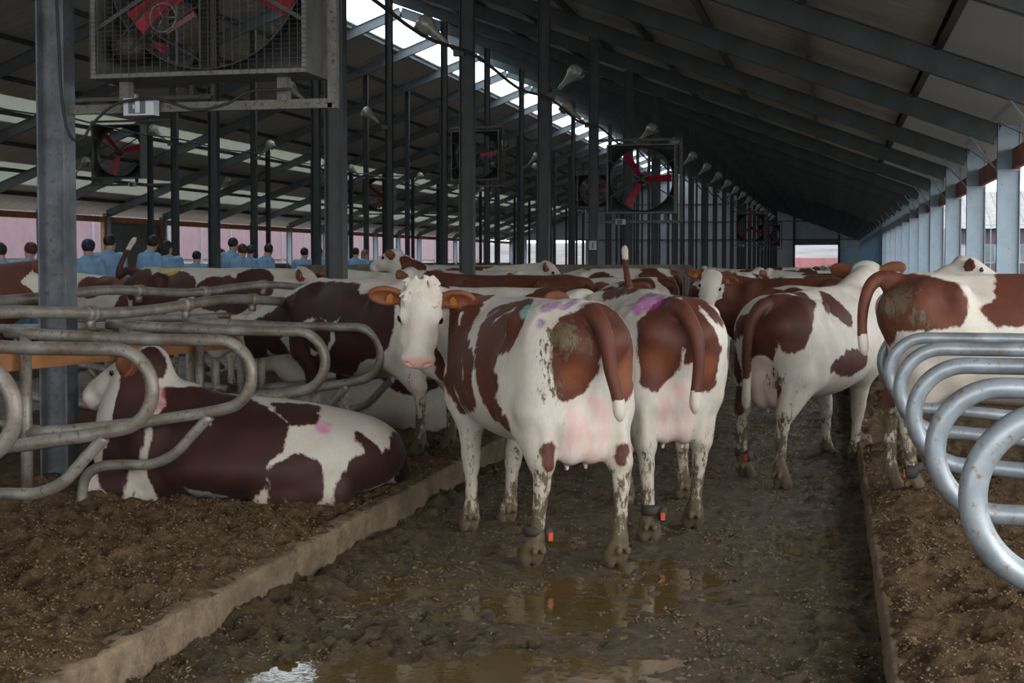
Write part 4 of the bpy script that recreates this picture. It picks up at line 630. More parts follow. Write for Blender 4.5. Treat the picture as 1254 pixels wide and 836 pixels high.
 'fourth': dict(patch=marks('-73,-22,123,136 -64,-27,124,136 -78,-20,121,136 -58,-30,123,136 -53,-30,123,136 -46,-28,122,136 -81,-12,112,133 -78,-3,132,82 -75,17,68,82 -75,15,66,80 -88,-7,124,76 -74,13,63,78 -68,-27,113,72 -44,-27,130,72 -67,-10,134,72 -88,-8,121,71 -87,-7,117,71 -62,-31,113,68 -39,-30,117,66 -75,-5,134,68 -59,-21,134,66 -47,-26,131,65 -56,-32,113,65 -82,-3,130,66 -73,-23,112,64 -65,-29,113,64 -86,-6,127,64 -53,-24,133,63 -38,-30,123,62 -70,-6,134,64 -50,-32,113,61 -84,-5,129,62 -72,-5,134,62 -71,-25,112,60 -62,-13,135,61 -59,-32,113,60 -64,-10,135,60 -38,-30,120,59 -49,-25,132,58 -56,-22,134,58 -47,-32,113,57 -53,-32,113,56 -51,-24,133,57 -41,-29,129,56 -42,-31,114,52 -45,-31,113,52 -39,-30,127,52 -89,-8,113,50 -75,-19,107,49 -76,-10,101,48 -77,14,60,47 -71,10,61,46 -75,-15,103,43 -77,-4,136,39 -79,-4,136,39 -76,-7,98,38 -41,-27,132,37 -37,-31,114,36 -59,-10,137,37 -74,-9,76,37 -73,-8,73,36 -74,3,84,35 -37,-30,126,34 -72,-7,70,35 -82,-5,134,35 -74,11,87,35 -75,12,58,35 -40,-32,113,34 -75,-8,82,34 -91,-9,115,34 -81,-5,136,34 -69,-26,109,33 -92,-7,122,33 -75,13,92,34 -74,-10,78,33 -57,-32,110,32 -91,-8,118,33 -71,4,66,33 -90,-6,128,32 -65,-5,138,32 -67,-28,109,32 -44,-24,134,32 -55,-32,110,31 -74,-8,83,32 -74,5,86,32 -67,-4,138,32 -73,-8,72,31 -75,12,93,32 -35,-30,124,30 -92,-8,121,31 -84,-5,134,31 -74,-10,80,31 -68,-5,138,31 -70,7,63,31 -91,-8,117,30 -72,-8,68,31 -64,-29,109,30 -57,-15,137,30 -36,-30,119,30 -45,-23,134,30 -38,-32,113,30 -69,-5,138,30 -73,11,59,31 -87,-6,130,30 -51,-32,110,29 -63,-30,109,29 -40,-28,131,29 -70,-5,138,29 -35,-30,122,29 -62,-30,109,28 -42,-25,134,29 -72,-23,108,28 -72,-5,138,29 -49,-32,110,28 -92,-8,119,29 -43,-32,112,28 -86,-6,132,28 -71,-7,66,28 -60,-31,109,28 -36,-31,117,28 -47,-22,135,28 -36,-30,125,28 -73,-5,138,28 -49,-21,135,28 -78,15,57,29 -69,9,60,28 -52,-21,136,27 -80,-4,137,28 -61,-6,138,28 -59,-31,110,27 -71,-24,108,27 -45,-32,111,27 -54,-19,137,27 -74,-5,138,27 -35,-30,121,27 -85,-6,133,27 -56,-16,137,27 -77,14,57,28 -62,-6,138,27 -58,-31,110,26 -74,-19,104,27 -48,-32,110,26 -39,-29,130,26 -73,-10,75,27 -75,-4,138,27 -89,-6,129,27 -36,-31,116,26 -91,-9,111,26 -63,-5,138,26 -68,-27,109,26 -89,-6,130,26 -74,6,89,26 -56,-32,110,25 -42,-32,112,25 -38,-30,129,25 -35,-30,120,25 -89,-11,99,25 -48,-21,135,25 -90,-10,106,25 -44,-32,111,24 -66,-28,109,24 -51,-21,136,24 -91,-9,113,25 -73,-22,107,24 -75,-15,100,24 -75,-6,96,25 -80,-4,138,24 -53,-32,110,24 -53,-20,137,24 -76,13,57,25 -91,-9,110,24 -37,-30,129,24 -55,-17,137,24 -47,-32,110,23 -52,-32,110,23 -73,-20,105,23 -74,-17,102,23 -89,-6,129,59 -93,-6,122,55 -87,-6,130,55 -86,-6,132,54 -93,-7,120,54 -93,-7,118,52 -93,-8,116,50 -82,-5,134,50 -84,-5,133,50 -92,-8,114,48 -92,-9,112,47 -92,-9,110,46 -92,-10,108,45 -80,-5,136,45 -92,-10,106,44 -92,-10,104,43 -92,-10,102,41 -79,-4,136,32 -90,-8,121,32 -90,-8,119,31 -85,-6,129,31 -86,-6,128,31 -89,-7,125,31 -90,-8,118,30 -93,-9,101,30 -90,-8,117,30 -90,-9,115,29 -81,-4,138,29 -90,-3,132,29 -94,-8,107,28 -86,-5,134,28 -89,-7,124,27 -94,-8,106,27 -80,-4,138,27 -82,-4,137,27 -89,-8,123,26 -87,-5,134,26 -86,-5,135,26 -78,-4,135,26 -80,-4,134,26 -83,-4,130,26 -84,-5,130,26 -87,-7,127,26 -87,-7,126,26 -77,-4,136,25 -91,-11,101,25 -89,-5,133,25 -90,-10,107,24 -85,-4,136,24 -90,-10,106,23 -7,-28,119,98 -11,-28,117,88 -4,-13,134,90 -5,-20,129,88 -6,-26,122,87 -5,-23,126,85 -15,-28,118,58 0,-7,138,55 -6,-7,138,55 -3,-30,115,54 -1,-16,132,48 -14,-30,114,46 -15,-29,115,45 -8,-17,131,45 -9,-31,113,42 -7,-31,113,41 -2,-4,139,42 -4,-4,139,42 -2,-29,118,41 -2,-28,119,41 -2,-28,120,41 1,-13,134,41 1,-11,135,42 -5,-31,113,40 -11,-25,122,38 -9,-10,136,38 -13,-26,121,37 -12,-31,113,37 -18,-27,118,37 -11,-31,113,36 -9,-12,134,36 -10,-20,129,35 -8,-4,139,35 -2,-31,113,34 -1,-26,122,34 -1,-26,123,34 -1,-25,124,34 0,-24,126,34 0,-22,127,34 0,-21,128,34 0,-20,129,34 -9,-14,133,34 -10,-21,127,34 -10,-22,126,32 -10,-23,125,31 -17,-29,116,29 -15,-26,121,28 -18,-26,120,28 -1,-30,116,27 1,-18,131,28 2,-15,133,28 2,-9,137,28 3,-7,138,28 3,-4,139,28 -10,-7,138,27 -20,-27,119,27 -4,-32,112,26 -3,-32,112,25 -14,-31,111,25 -17,-26,120,25 -1,-32,112,25 -19,-26,119,24 -18,-28,116,24 -10,-18,130,24'),
  opt=dict(paint=[], mud=[(-0.718, -0.222, 1.241, 0.2, 0.62), (-0.603, -0.313, 1.144, 0.14, 0.5), (-0.735, 0.123, 0.462, 0.16, 0.7), (-0.603, -0.141, 0.237, 0.1, 0.5)], ruddy_at=[])),
 'lying': dict(patch=marks('67,29,36,107 65,31,42,104 64,30,48,103 64,28,50,103 64,22,55,103 64,18,63,103 63,15,71,103 64,19,60,102 63,16,68,102 58,9,80,102 69,28,32,97 61,12,75,96 63,32,29,63 75,24,27,60 57,7,86,56 53,7,83,51 59,34,39,48 65,9,80,47 73,24,39,47 73,22,45,46 55,7,84,46 58,35,44,45 60,34,33,44 56,11,75,45 62,7,85,45 67,12,76,45 71,20,53,44 57,31,53,44 70,18,59,44 76,23,30,44 69,16,67,44 57,25,57,43 57,17,64,43 53,10,77,43 58,35,43,42 69,15,70,43 74,23,41,42 72,20,49,42 59,34,35,41 73,21,47,42 64,8,82,42 75,24,36,41 70,17,62,41 57,13,72,41 57,34,49,40 57,16,66,41 68,12,75,41 57,20,61,40 60,6,86,41 79,21,26,40 57,15,69,40 66,30,26,40 68,29,26,40 69,28,26,40 71,27,26,40 56,33,51,39 69,13,73,40 72,19,55,40 75,24,34,39 71,18,61,39 67,11,78,39 52,8,80,39 56,28,55,38 57,18,63,38 69,14,72,38 74,22,43,38 73,20,51,38 56,35,47,37 66,10,79,38 70,17,64,37 64,7,84,36 57,22,59,36 72,18,57,35 54,11,75,34 59,34,31,33 79,21,28,34 61,33,26,33 77,22,25,34 57,35,41,32 81,19,24,32 76,23,38,31 59,5,88,31 56,14,70,30 77,23,33,30 58,4,89,30 59,34,28,29 55,30,54,28 51,5,83,28 55,5,87,28 56,4,88,28 52,8,78,27 62,32,25,27 64,31,25,27 72,25,25,27 74,24,24,27 76,23,24,27 79,20,24,27 59,34,27,27 71,15,69,26 71,16,66,26 57,35,37,25 55,25,58,25 51,6,82,25 58,34,30,25 60,5,88,25 66,8,82,25 59,34,26,24 76,22,40,25 55,15,67,24 75,20,48,24 55,34,50,24 56,36,43,24 70,12,75,24 75,20,46,24 56,35,40,24 77,22,35,24 72,17,62,24 80,20,27,24 57,35,36,23 55,12,72,23 79,21,29,23 62,5,87,23 58,35,32,23 67,9,81,23 71,15,67,23 52,5,84,23 52,5,85,23 53,5,86,23 54,5,86,23 56,19,61,23 68,12,78,23 55,27,57,22 74,30,16,77 72,32,13,60 71,29,19,50 78,27,19,46 76,32,13,45 71,32,10,38 69,31,17,36 74,26,20,35 76,25,20,34 79,29,17,34 69,32,15,33 78,30,16,32 69,29,21,32 81,23,19,31 78,31,15,31 69,32,14,30 73,32,10,29 78,31,14,29 68,30,20,28 70,32,8,27 69,32,12,27 78,23,20,27 75,32,10,27 68,30,19,26 69,32,11,25 68,29,22,25 78,32,11,25 71,27,21,24 74,32,10,24 72,26,21,23 81,26,19,23 69,32,10,23 13,42,36,136 20,46,20,136 6,45,15,136 -8,38,42,136 -3,48,20,136 27,23,54,136 35,41,29,133 3,27,52,129 32,28,50,128 21,19,56,127 35,32,46,122 38,41,23,121 -9,46,29,112 9,22,54,115 14,19,55,115 37,38,35,114 36,35,41,113 -19,35,45,94 38,26,6,97 39,39,16,93 39,34,11,89 -5,24,53,88 -20,40,38,80 35,18,60,81 -21,38,40,76 -15,44,32,73 -16,30,49,73 -10,26,52,72 -18,42,35,71 2,24,2,71 -1,33,6,69 -4,38,8,69 -13,28,51,68 -13,48,23,62 26,11,62,64 -7,42,11,61 37,22,57,62 -13,48,21,60 -12,47,16,59 40,17,62,58 -10,45,13,54 0,16,57,54 29,12,63,55 31,13,63,53 44,38,18,53 7,12,58,52 33,14,63,52 44,38,33,51 40,29,51,51 18,8,61,52 45,39,27,50 46,38,22,50 45,38,20,49 43,36,39,49 39,25,55,49 44,38,31,49 42,34,45,48 40,27,54,48 22,8,62,48 23,8,63,47 -24,32,47,45 42,32,49,46 4,12,58,45 14,8,61,45 46,39,24,44 -15,46,27,43 43,35,42,44 16,8,61,44 11,9,60,44 -23,31,48,43 44,37,36,43 -20,29,50,42 -15,47,26,41 -25,34,45,41 43,29,6,41 -8,18,56,41 45,37,15,39 -24,37,42,38 9,9,60,39 44,34,10,37 -25,35,44,36 43,16,63,37 44,35,11,37 -6,16,57,37 44,36,13,36 35,13,64,37 -4,14,57,36 -19,45,31,34 -2,13,58,35 40,20,59,35 -24,42,35,34 -24,41,36,34 38,14,64,35 -24,40,38,34 -25,38,40,33 -22,43,34,33 39,14,64,34 -17,46,29,32 -15,48,18,32 26,5,65,33 42,31,51,32 -17,25,52,32 -8,39,7,31 43,33,48,31 -11,19,55,31 -4,28,3,31 43,15,64,31 -13,46,13,30 -13,22,54,30 29,8,65,30 -18,26,52,29 -18,46,29,29 -10,43,10,29 -15,24,53,29 44,32,8,29 46,37,34,28 45,15,64,29 -22,43,32,28 -16,48,20,27 47,38,26,28 20,3,63,28 47,38,29,28 -15,47,15,27 44,35,43,27 -21,44,31,27 3,9,59,27 -17,48,24,26 45,36,38,27 43,18,62,27 42,28,54,27 48,38,20,26 0,10,59,26 33,11,65,27 -9,42,8,26 40,14,65,26 49,38,21,26 -17,48,23,25 27,5,65,26 42,19,60,26 -16,47,17,25 34,11,65,26 47,38,30,25 41,14,65,25 43,32,50,25 44,35,45,25 -25,39,39,24 46,37,33,25 -26,31,48,24 41,23,58,25 -15,46,14,24 42,29,53,24 23,2,64,25 19,2,63,25 46,37,15,24 28,6,65,25 -26,33,46,24 45,36,39,24 -10,17,56,24 47,38,28,24 47,37,17,24 -17,48,21,23 41,25,56,24 -2,18,0,24 48,37,18,24 -7,37,6,23 -12,44,11,23 1,9,59,24 25,2,65,24 6,7,60,24 -17,47,26,23 45,30,6,24 49,38,22,23 -12,19,55,23 -25,30,49,23 -26,37,41,23 44,15,65,23 44,32,50,23 -12,44,11,22 -22,28,50,22 37,12,65,23 9,5,61,23 14,3,62,23 41,23,57,23 -27,31,47,22 47,37,31,22 -14,22,54,22 43,29,53,22 30,8,66,23 44,34,46,22 -32,21,53,72 -35,21,53,71 -37,20,53,70 -28,18,54,54 -40,14,54,48 -41,24,51,44 -24,17,55,43 -41,20,52,38 -37,27,50,35 -39,26,50,33 -34,12,56,33 -33,28,49,32 -31,27,50,32 -29,25,51,32 -22,16,56,32 -37,11,55,32 -34,28,49,31 -41,9,55,30 -35,28,49,30 -29,12,56,28 -30,12,56,28 -31,11,56,28 -30,27,50,27 -28,24,52,27 -27,23,52,27 -26,22,53,27 -25,22,53,27 -20,14,56,27 -43,25,49,27 -32,11,56,27 -35,9,56,26 -37,8,56,25 -21,13,57,25 -39,8,56,25 -22,12,57,24 -43,22,51,23 -25,12,57,23 -42,12,54,23 -26,11,57,23 -32,29,49,23 -24,21,54,23 -23,20,54,23 -22,18,55,23 -19,13,57,23 -27,11,57,23 -27,11,57,23 -35,45,14,136 -41,45,22,79 -30,45,7,76 -38,45,23,74 -43,44,9,71 -28,47,19,66 -36,44,5,63 -44,44,18,63 -34,44,5,61 -44,44,12,61 -41,44,7,60 -44,44,15,59 -27,45,11,58 -39,43,6,58 -34,46,24,56 -30,46,22,55 -27,47,16,54 -26,46,14,53 -26,44,4,47 -45,44,23,45 -26,45,8,44 -46,44,21,42 -47,44,7,38 -38,44,28,35 -35,45,26,34 -31,44,2,34 -41,44,26,34 -30,44,2,33 -44,44,25,33 -47,44,9,32 -43,44,26,32 -29,44,2,32 -24,47,21,32 -47,44,10,31 -24,47,20,31 -31,46,25,31 -28,44,2,31 -24,47,19,30 -27,47,23,30 -38,42,2,30 -43,43,5,30 -45,43,5,30 -47,44,14,29 -36,44,28,29 -24,46,13,28 -39,44,28,27 -25,47,23,27 -47,44,16,27 -24,45,11,27 -36,41,1,27 -40,42,3,27 -42,42,3,27 -24,43,2,27 -24,45,10,27 -47,44,17,26 -47,44,24,26 -24,45,9,26 -35,42,1,26 -33,45,26,26 -32,45,26,25 -47,44,18,25 -30,46,25,25 -28,46,24,25 -24,44,6,25 -34,42,1,25 -47,44,20,24 -24,44,5,24 -46,43,5,24 -48,44,12,24 -23,44,4,24 -24,47,18,24 -33,42,1,24 -24,47,16,23 -26,43,2,23 -47,44,22,23 -23,47,15,23 -45,44,26,22 -23,46,14,22 -25,43,2,22 -48,44,15,22 -47,44,23,22 -75,27,13,136 -68,34,9,100 -78,30,22,95 -82,24,18,77 -73,35,23,63 -65,40,6,59 -67,38,16,57 -71,36,22,57 -83,16,12,57 -80,29,27,53 -68,37,19,52 -65,40,14,46 -64,41,13,42 -84,25,23,42 -79,29,31,41 -75,33,26,40 -82,27,26,40 -63,42,9,39 -78,29,32,38 -63,42,11,37 -86,20,18,37 -63,40,3,37 -77,31,28,36 -83,26,25,37 -76,32,27,36 -86,17,16,36 -77,29,33,35 -85,23,21,34 -76,29,34,33 -70,37,25,31 -75,29,36,31 -73,35,26,31 -68,38,22,30 -81,27,30,29 -74,29,37,29 -65,39,18,29 -62,42,7,28 -69,38,24,28 -64,40,17,28 -71,36,26,27 -86,13,13,27 -86,21,20,27 -72,29,38,26 -82,27,28,26 -79,27,32,25 -85,8,11,26 -61,40,2,25 -63,41,14,25 -77,30,30,25 -79,28,33,24 -66,39,20,24 -82,26,28,24 -71,29,39,24 -68,38,23,24 -63,37,2,23 -62,42,5,23 -74,30,36,23 -78,28,33,23 -67,39,21,23 -62,42,14,23 -75,30,34,23 -70,28,40,23 -85,23,23,23 -62,42,6,22 -66,39,20,22 -81,27,31,22 -78,28,34,22'),
  opt=dict(paint=[((0.5, 0.16, 0.17), marks('49,21,60,41 49,24,58,39 50,19,62,39 51,16,64,38 50,15,65,28 49,27,57,27 47,25,58,26 49,26,57,25 49,17,63,25 47,26,57,25 52,18,63,24 53,16,65,24 47,23,59,24 49,28,56,23 52,19,62,23 50,16,64,23 52,15,66,23')), ((0.5, 0.15, 0.3), marks('-49,28,46,39 -51,28,46,34 -48,27,47,26 -51,31,44,26 -48,26,47,25 -48,30,45,24 -50,31,44,23'))], mud=[], ruddy_at=[])),
 'stall': dict(patch=marks('19,36,94,136 46,32,86,136 88,11,79,136 -13,35,100,136 -28,35,104,136 8,29,118,136 22,27,120,136 -37,31,116,136 7,29,71,136 36,24,120,136 58,27,109,136 37,25,65,136 20,24,68,136 44,25,118,136 50,27,115,136 -5,33,76,133 33,21,65,135 110,14,90,136 -11,35,82,129 -30,34,89,116 77,20,104,123 -37,34,91,113 84,18,101,119 115,13,84,120 119,10,76,117 93,17,99,110 99,16,97,111 2,22,127,103 -42,28,124,99 -46,33,108,96 -10,28,118,98 -23,34,85,92 -18,27,119,88 -43,34,95,86 -46,33,103,82 -45,33,99,79 41,17,129,80 13,18,131,77 25,16,130,78 7,20,64,70 -21,24,122,68 19,16,131,69 38,13,131,70 -3,26,68,65 -36,30,126,63 -49,30,120,62 -50,31,118,60 79,18,112,65 121,13,95,65 -50,32,115,59 72,18,118,63 34,12,132,61 -51,32,113,57 40,24,57,60 -7,25,123,58 48,22,127,60 70,17,119,61 55,24,123,60 42,-11,58,60 -23,22,124,57 -1,18,131,57 -43,33,87,55 46,21,129,57 -45,33,90,54 77,18,115,58 110,14,100,58 37,22,57,55 61,21,122,55 50,23,126,54 133,6,71,57 -14,31,75,51 10,14,133,51 114,14,98,54 117,13,97,54 -49,27,127,49 -18,32,78,49 -12,30,73,50 36,20,56,51 124,13,87,53 -43,28,130,48 -50,28,124,47 -9,28,71,48 -34,33,83,47 -27,33,81,47 7,14,133,48 124,13,90,51 -46,27,128,46 127,11,79,51 36,16,56,47 91,16,107,48 127,12,81,49 -31,33,82,45 -38,33,84,44 88,17,109,47 85,17,111,47 126,12,83,48 126,13,84,46 94,16,106,45 97,15,105,45 100,15,104,45 103,14,103,45 106,14,102,45 -6,22,127,42 43,12,134,43 45,18,131,43 131,9,74,45 -39,30,129,41 45,23,55,43 -16,24,124,40 -53,32,110,39 130,10,76,44 -52,32,105,39 -40,29,130,39 -53,32,109,38 -49,32,95,38 -53,32,107,37 -47,32,92,37 -11,25,123,38 -24,32,80,37 -41,33,84,36 -21,32,79,37 45,14,134,38 36,-15,57,38 -51,32,100,36 39,-12,56,38 -6,20,128,36 -52,32,103,34 -50,32,97,35 -7,26,68,35 -14,24,124,34 45,-13,55,36 -48,32,94,33 37,-13,56,35 15,12,135,34 17,12,135,34 20,11,135,34 27,11,135,34 29,10,135,34 32,10,135,34 34,10,135,34 39,10,135,35 -2,15,133,33 71,15,123,34 54,23,127,34 -36,30,129,32 0,20,64,32 0,14,133,32 -19,21,126,32 -51,32,99,31 4,13,134,32 -9,23,125,31 46,17,133,32 -31,29,128,31 122,12,98,33 83,15,116,33 39,23,54,32 -17,22,125,31 6,16,62,31 -53,30,123,30 80,15,117,32 51,22,129,31 67,15,125,32 -45,26,131,30 79,15,118,32 78,15,119,31 -54,30,121,29 77,15,120,31 -2,22,65,29 -17,31,75,29 76,15,121,31 127,13,92,31 -54,31,119,28 49,21,130,29 46,15,134,29 -51,27,128,27 -44,26,131,27 -54,31,118,27'),
  opt=dict(paint=[], mud=[], ruddy_at=[])),
}
# ------------------------------------------------------------------ ground, kerbs and bedding
def ground_mat(name, dark, light, rough0, rough1, scale, bstr, bdist, wet=0.0):
    m, nt, p = new_mat(name); v = coord(nt)
    big = noise(nt, v, scale * 0.25, 4); mid = noise(nt, v, scale, 6, 0.7); fine = noise(nt, v, scale * 7, 5, 0.75)
    f = math_n(nt, 'ADD', math_n(nt, 'MULTIPLY', mid, 0.6), math_n(nt, 'MULTIPLY', fine, 0.4))
    c = ramp(nt, f, [(0.36, dark), (0.5, tuple((a + b) / 2 for a, b in zip(dark, light))), (0.66, light)])
    c = mix(nt, math_n(nt, 'MULTIPLY', ramp(nt, big, [(0.35, 1.0), (0.6, 0.0)]), 0.4), c, dark)
    nt.links.new(c, p.inputs['Base Color'])
    r = ramp(nt, mid if not wet else big, [(0.38, rough0), (0.62, rough1)]); nt.links.new(r, p.inputs['Roughness'])
    p.inputs['Specular IOR Level'].default_value = 0.42 if wet else 0.15
    h = math_n(nt, 'ADD', mid, math_n(nt, 'MULTIPLY', fine, 0.7)); bump(nt, p, h, bstr, bdist); return m
M['slurry'] = ground_mat('wet_manure_floor', (0.034, 0.022, 0.010), (0.185, 0.128, 0.062), 0.12, 0.5, 16, 1.0, 0.04, wet=1.0)
M['slurry_far'] = ground_mat('wet_manure_floor_far', (0.05, 0.035, 0.022), (0.17, 0.125, 0.08), 0.3, 0.6, 5, 0.7, 0.03, wet=1.0)
M['bedding'] = ground_mat('sawdust_bedding', (0.045, 0.028, 0.015), (0.25, 0.165, 0.09), 0.9, 1.0, 22, 1.0, 0.03)
M['kerb'] = ground_mat('muddy_kerb_concrete', (0.09, 0.066, 0.044), (0.27, 0.205, 0.135), 0.75, 0.95, 7, 0.5, 0.012)
M['yard'] = ground_mat('outside_yard', (0.16, 0.15, 0.14), (0.27, 0.255, 0.235), 0.9, 1.0, 1.5, 0.3, 0.02)
mw, nt, p = new_mat('brown_water'); v = coord(nt)
p.inputs['Base Color'].default_value = (0.10, 0.068, 0.024, 1); p.inputs['Roughness'].default_value = 0.06; p.inputs['IOR'].default_value = 1.33
p.inputs['Specular IOR Level'].default_value = 0.6; bump(nt, p, noise(nt, v, 9, 3), 0.16, 0.010); M['water'] = mw

def sstep(x, a, b): t = np.clip((x - a) / (b - a), 0, 1); return t * t * (3 - 2 * t)
def wet_mask(X, Y):
    m = sstep(8.0 + 1.2 * (fbm(X, Y, 0.9, 77, 3) - 0.5), 0, 0)
    return m
def alley_z(X, Y):
    n1 = fbm(X, Y, 1.3, 11, 4); n2 = ridged(X, Y, 5.5, 31, 4); n3 = fbm(X, Y, 17, 51, 3)
    n4 = ridged(X, Y, 13, 61, 3); clump = sstep(fbm(X, Y, 1.1, 71, 3), 0.38, 0.62)
    z = 0.014 + 0.045 * (n1 - 0.5) + 0.045 * (n2 - 0.62) + 0.022 * (n3 - 0.5) + 0.030 * (n4 - 0.6) * (0.35 + clump)
    pud = (1 - sstep(Y, 6.0, 8.0)) * (1 - sstep(X, -1.0, -0.2)) * sstep(X, -2.5, -2.05)
    z = z - 0.025 * pud - 0.06 * np.exp(-((X + 1.55) / 0.26) ** 2 - ((Y - 4.92) / 0.20) ** 2)
    muck = (1 - sstep(np.abs(X + 2.42), 0.02, 0.30)) * (0.35 + 0.65 * sstep(fbm(X, Y, 1.6, 91, 2), 0.4, 0.6))
    z = z + muck * (0.02 + 0.09 * (n2 - 0.42) + 0.04 * (n4 - 0.5)); z = z + 0.05 * np.exp(-((X + 1.75) / 0.38) ** 2 - ((Y - 5.55) / 0.42) ** 2) * (0.2 + 1.3 * (n2 - 0.3) + 0.8 * (n4 - 0.5)) + 0.035 * np.exp(-((X + 0.95) / 0.35) ** 2 - ((Y - 5.65) / 0.12) ** 2) * (0.3 + n4)
    z = z + sstep(X, -0.35, 0.15) * (0.02 + 0.05 * (n2 - 0.4))
    z = z - 0.005 * sstep(Y, 20, 40)
    c = 0.0; return z + c
def frange(a, b, h): return np.arange(a, b + h * 0.5, h)
near_y = np.concatenate([frange(2.5, 4.3, 0.08), frange(4.35, 8, 0.0145), frange(8.02, 12, 0.025), frange(12.06, 20, 0.06)])
grid_obj('floor', frange(CL - 0.01, CR + 0.01, 0.0165), near_y, alley_z, M['slurry'], 'structure')
grid_obj('floor', frange(CL - 0.01, CR + 0.01, 0.13), np.concatenate([frange(-10, 2.5, 0.5)]), lambda X, Y: alley_z(X, Y) * 0.3, M['slurry_far'], 'structure')
grid_obj('floor', frange(CL - 0.01, CR + 0.01, 0.13), frange(20, YEND, 0.4), lambda X, Y: alley_z(X, Y) * 0.5, M['slurry_far'], 'structure')
mb = MB(); mb.box((XL, -10, -0.3), (CL - 4.6, YEND, 0.005)); f_ = mb.build('floor', M['slurry_far']); f_['kind'] = 'structure'
mb = MB(); mb.box((-16.6, -10, 0.0), (-10.6, YEND, 0.14)); f_ = mb.build('floor', M['concrete']); f_['kind'] = 'structure'
mb = MB(); mb.box((-150, -60, -0.6), (200, 320, -0.32)); g_ = mb.build('ground', M['yard']); g_['kind'] = 'structure'
o = grid_obj('puddle', frange(-2.5, -0.05, 0.05), frange(4.0, 8.6, 0.05), lambda X, Y: X * 0 + 0.003, M['water'])
meta(o, 'brown liquid pooled over the alley floor in the foreground', 'puddle', kind='stuff')

def bed_z(X, Y, e0, e1):
    n1 = fbm(X, Y, 1.1, 131, 4); n2 = ridged(X, Y, 4.5, 151, 4); n3 = fbm(X, Y, 16, 171, 3)
    edge = sstep(X, e0, e0 + 0.2) * (1 - sstep(X, e1 - 0.2, e1))
    n4 = ridged(X, Y, 12, 191, 3); lip = sstep(X, e0, e0 + 0.05) * (1 - sstep(X, e1 - 0.05, e1)); n5 = ridged(X, Y, 2.3, 211, 3); return BED - 0.012 + 0.014 * lip + edge * (0.17 * (n1 - 0.46) + 0.11 * (n2 - 0.60) + 0.10 * (n5 - 0.6)) + (0.3 + 0.7 * lip) * (0.034 * (n3 - 0.5) + 0.034 * (n4 - 0.6))
bl = lambda X, Y: bed_z(X, Y, -9.0, CL)
o = grid_obj('bedding', frange(-4.8, CL - 0.006, 0.0185), np.concatenate([frange(2.4, 4.1, 0.06), frange(4.12, 9.0, 0.0165), frange(9.02, 14, 0.04), frange(14.2, 30, 0.2)]), bl, M['bedding'])
meta(o, 'brown crumbly bedding covering the left-hand stall platform', 'bedding', kind='stuff')
o = grid_obj('bedding', frange(-7.1, -4.8, 0.09), frange(3, 30, 0.12), lambda X, Y: bl(X, Y), M['bedding'])
meta(o, 'brown bedding in the stalls behind the grey posts', 'bedding', kind='stuff')
br = lambda X, Y: bed_z(X, Y, CR, 9)
o = grid_obj('bedding', frange(CR + 0.006, 2.75, 0.020), np.concatenate([frange(2.0, 4.2, 0.06), frange(4.22, 9.5, 0.018), frange(9.55, 20, 0.08)]), br, M['bedding'])
meta(o, 'brown crumbly bedding covering the right-hand stall platform', 'bedding', kind='stuff')
mb = MB(); mb.box((-7.1, 20, -0.02), (CL - 0.09, YEND, BED - 0.02)); s_ = mb.build('stall_platform', M['bedding']); meta(s_, 'far end of the brown left-hand stall platform', 'stall platform', kind='structure')
mb = MB(); mb.box((CR + 0.09, 19, -0.02), (2.75, YEND, BED - 0.02)); s_ = mb.build('stall_platform', M['bedding']); meta(s_, 'far end of the brown right-hand stall platform', 'stall platform', kind='structure')
def kerb(name, xo, sgn, label):
    """xo: alley face; the kerb's body lies on the side sgn away from the alley"""
    ys = np.concatenate([frange(-8, 4.0, 0.5), frange(4.03, 10, 0.03), frange(10.2, YEND, 0.5)])
    prof = [(0.0, -0.05), (0.0, 0.02), (0.0, 0.05), (0.0, 0.08), (0.0, 0.11), (0.0, 0.14), (0.0, 0.175), (0.004, 0.192), (0.014, 0.199), (0.06, 0.2), (0.09, 0.2), (0.11, 0.198), (0.115, 0.0)]
    Y, K = np.meshgrid(ys, np.arange(len(prof)), indexing='ij'); PX = np.array([q[0] for q in prof])[K]; PZ = np.array([q[1] for q in prof])[K]
    nn = fbm(Y * 1.0, PZ * 6, 2.2, 201 + int(sgn), 5) - 0.5; n2 = fbm(Y, PZ * 4, 11, 221, 3) - 0.5
    face = (PX < 0.05); X = xo + sgn * (PX - face * (0.012 * nn + 0.010 * n2)); Z = PZ + (PX >= 0.004) * (0.010 * nn + 0.008 * n2)
    joint = np.exp(-((Y - 7.35) / 0.02) ** 2) * 0.02; X = X + sgn * joint * face
    V = np.stack([X.ravel(), Y.ravel(), Z.ravel()], 1); n, m = X.shape; I = np.arange(n * m).reshape(n, m)
    Q = np.stack([I[:-1, :-1].ravel(), I[1:, :-1].ravel(), I[1:, 1:].ravel(), I[:-1, 1:].ravel()], 1)
    if sgn > 0: Q = Q[:, ::-1]
    o = fast_mesh(name, V, Q, M['kerb']); meta(o, label, 'kerb', kind='structure')
kerb('kerb', CL, -1, 'muddy concrete kerb along the left-hand stalls'); kerb('kerb', CR, 1, 'muddy concrete kerb along the right-hand stalls')
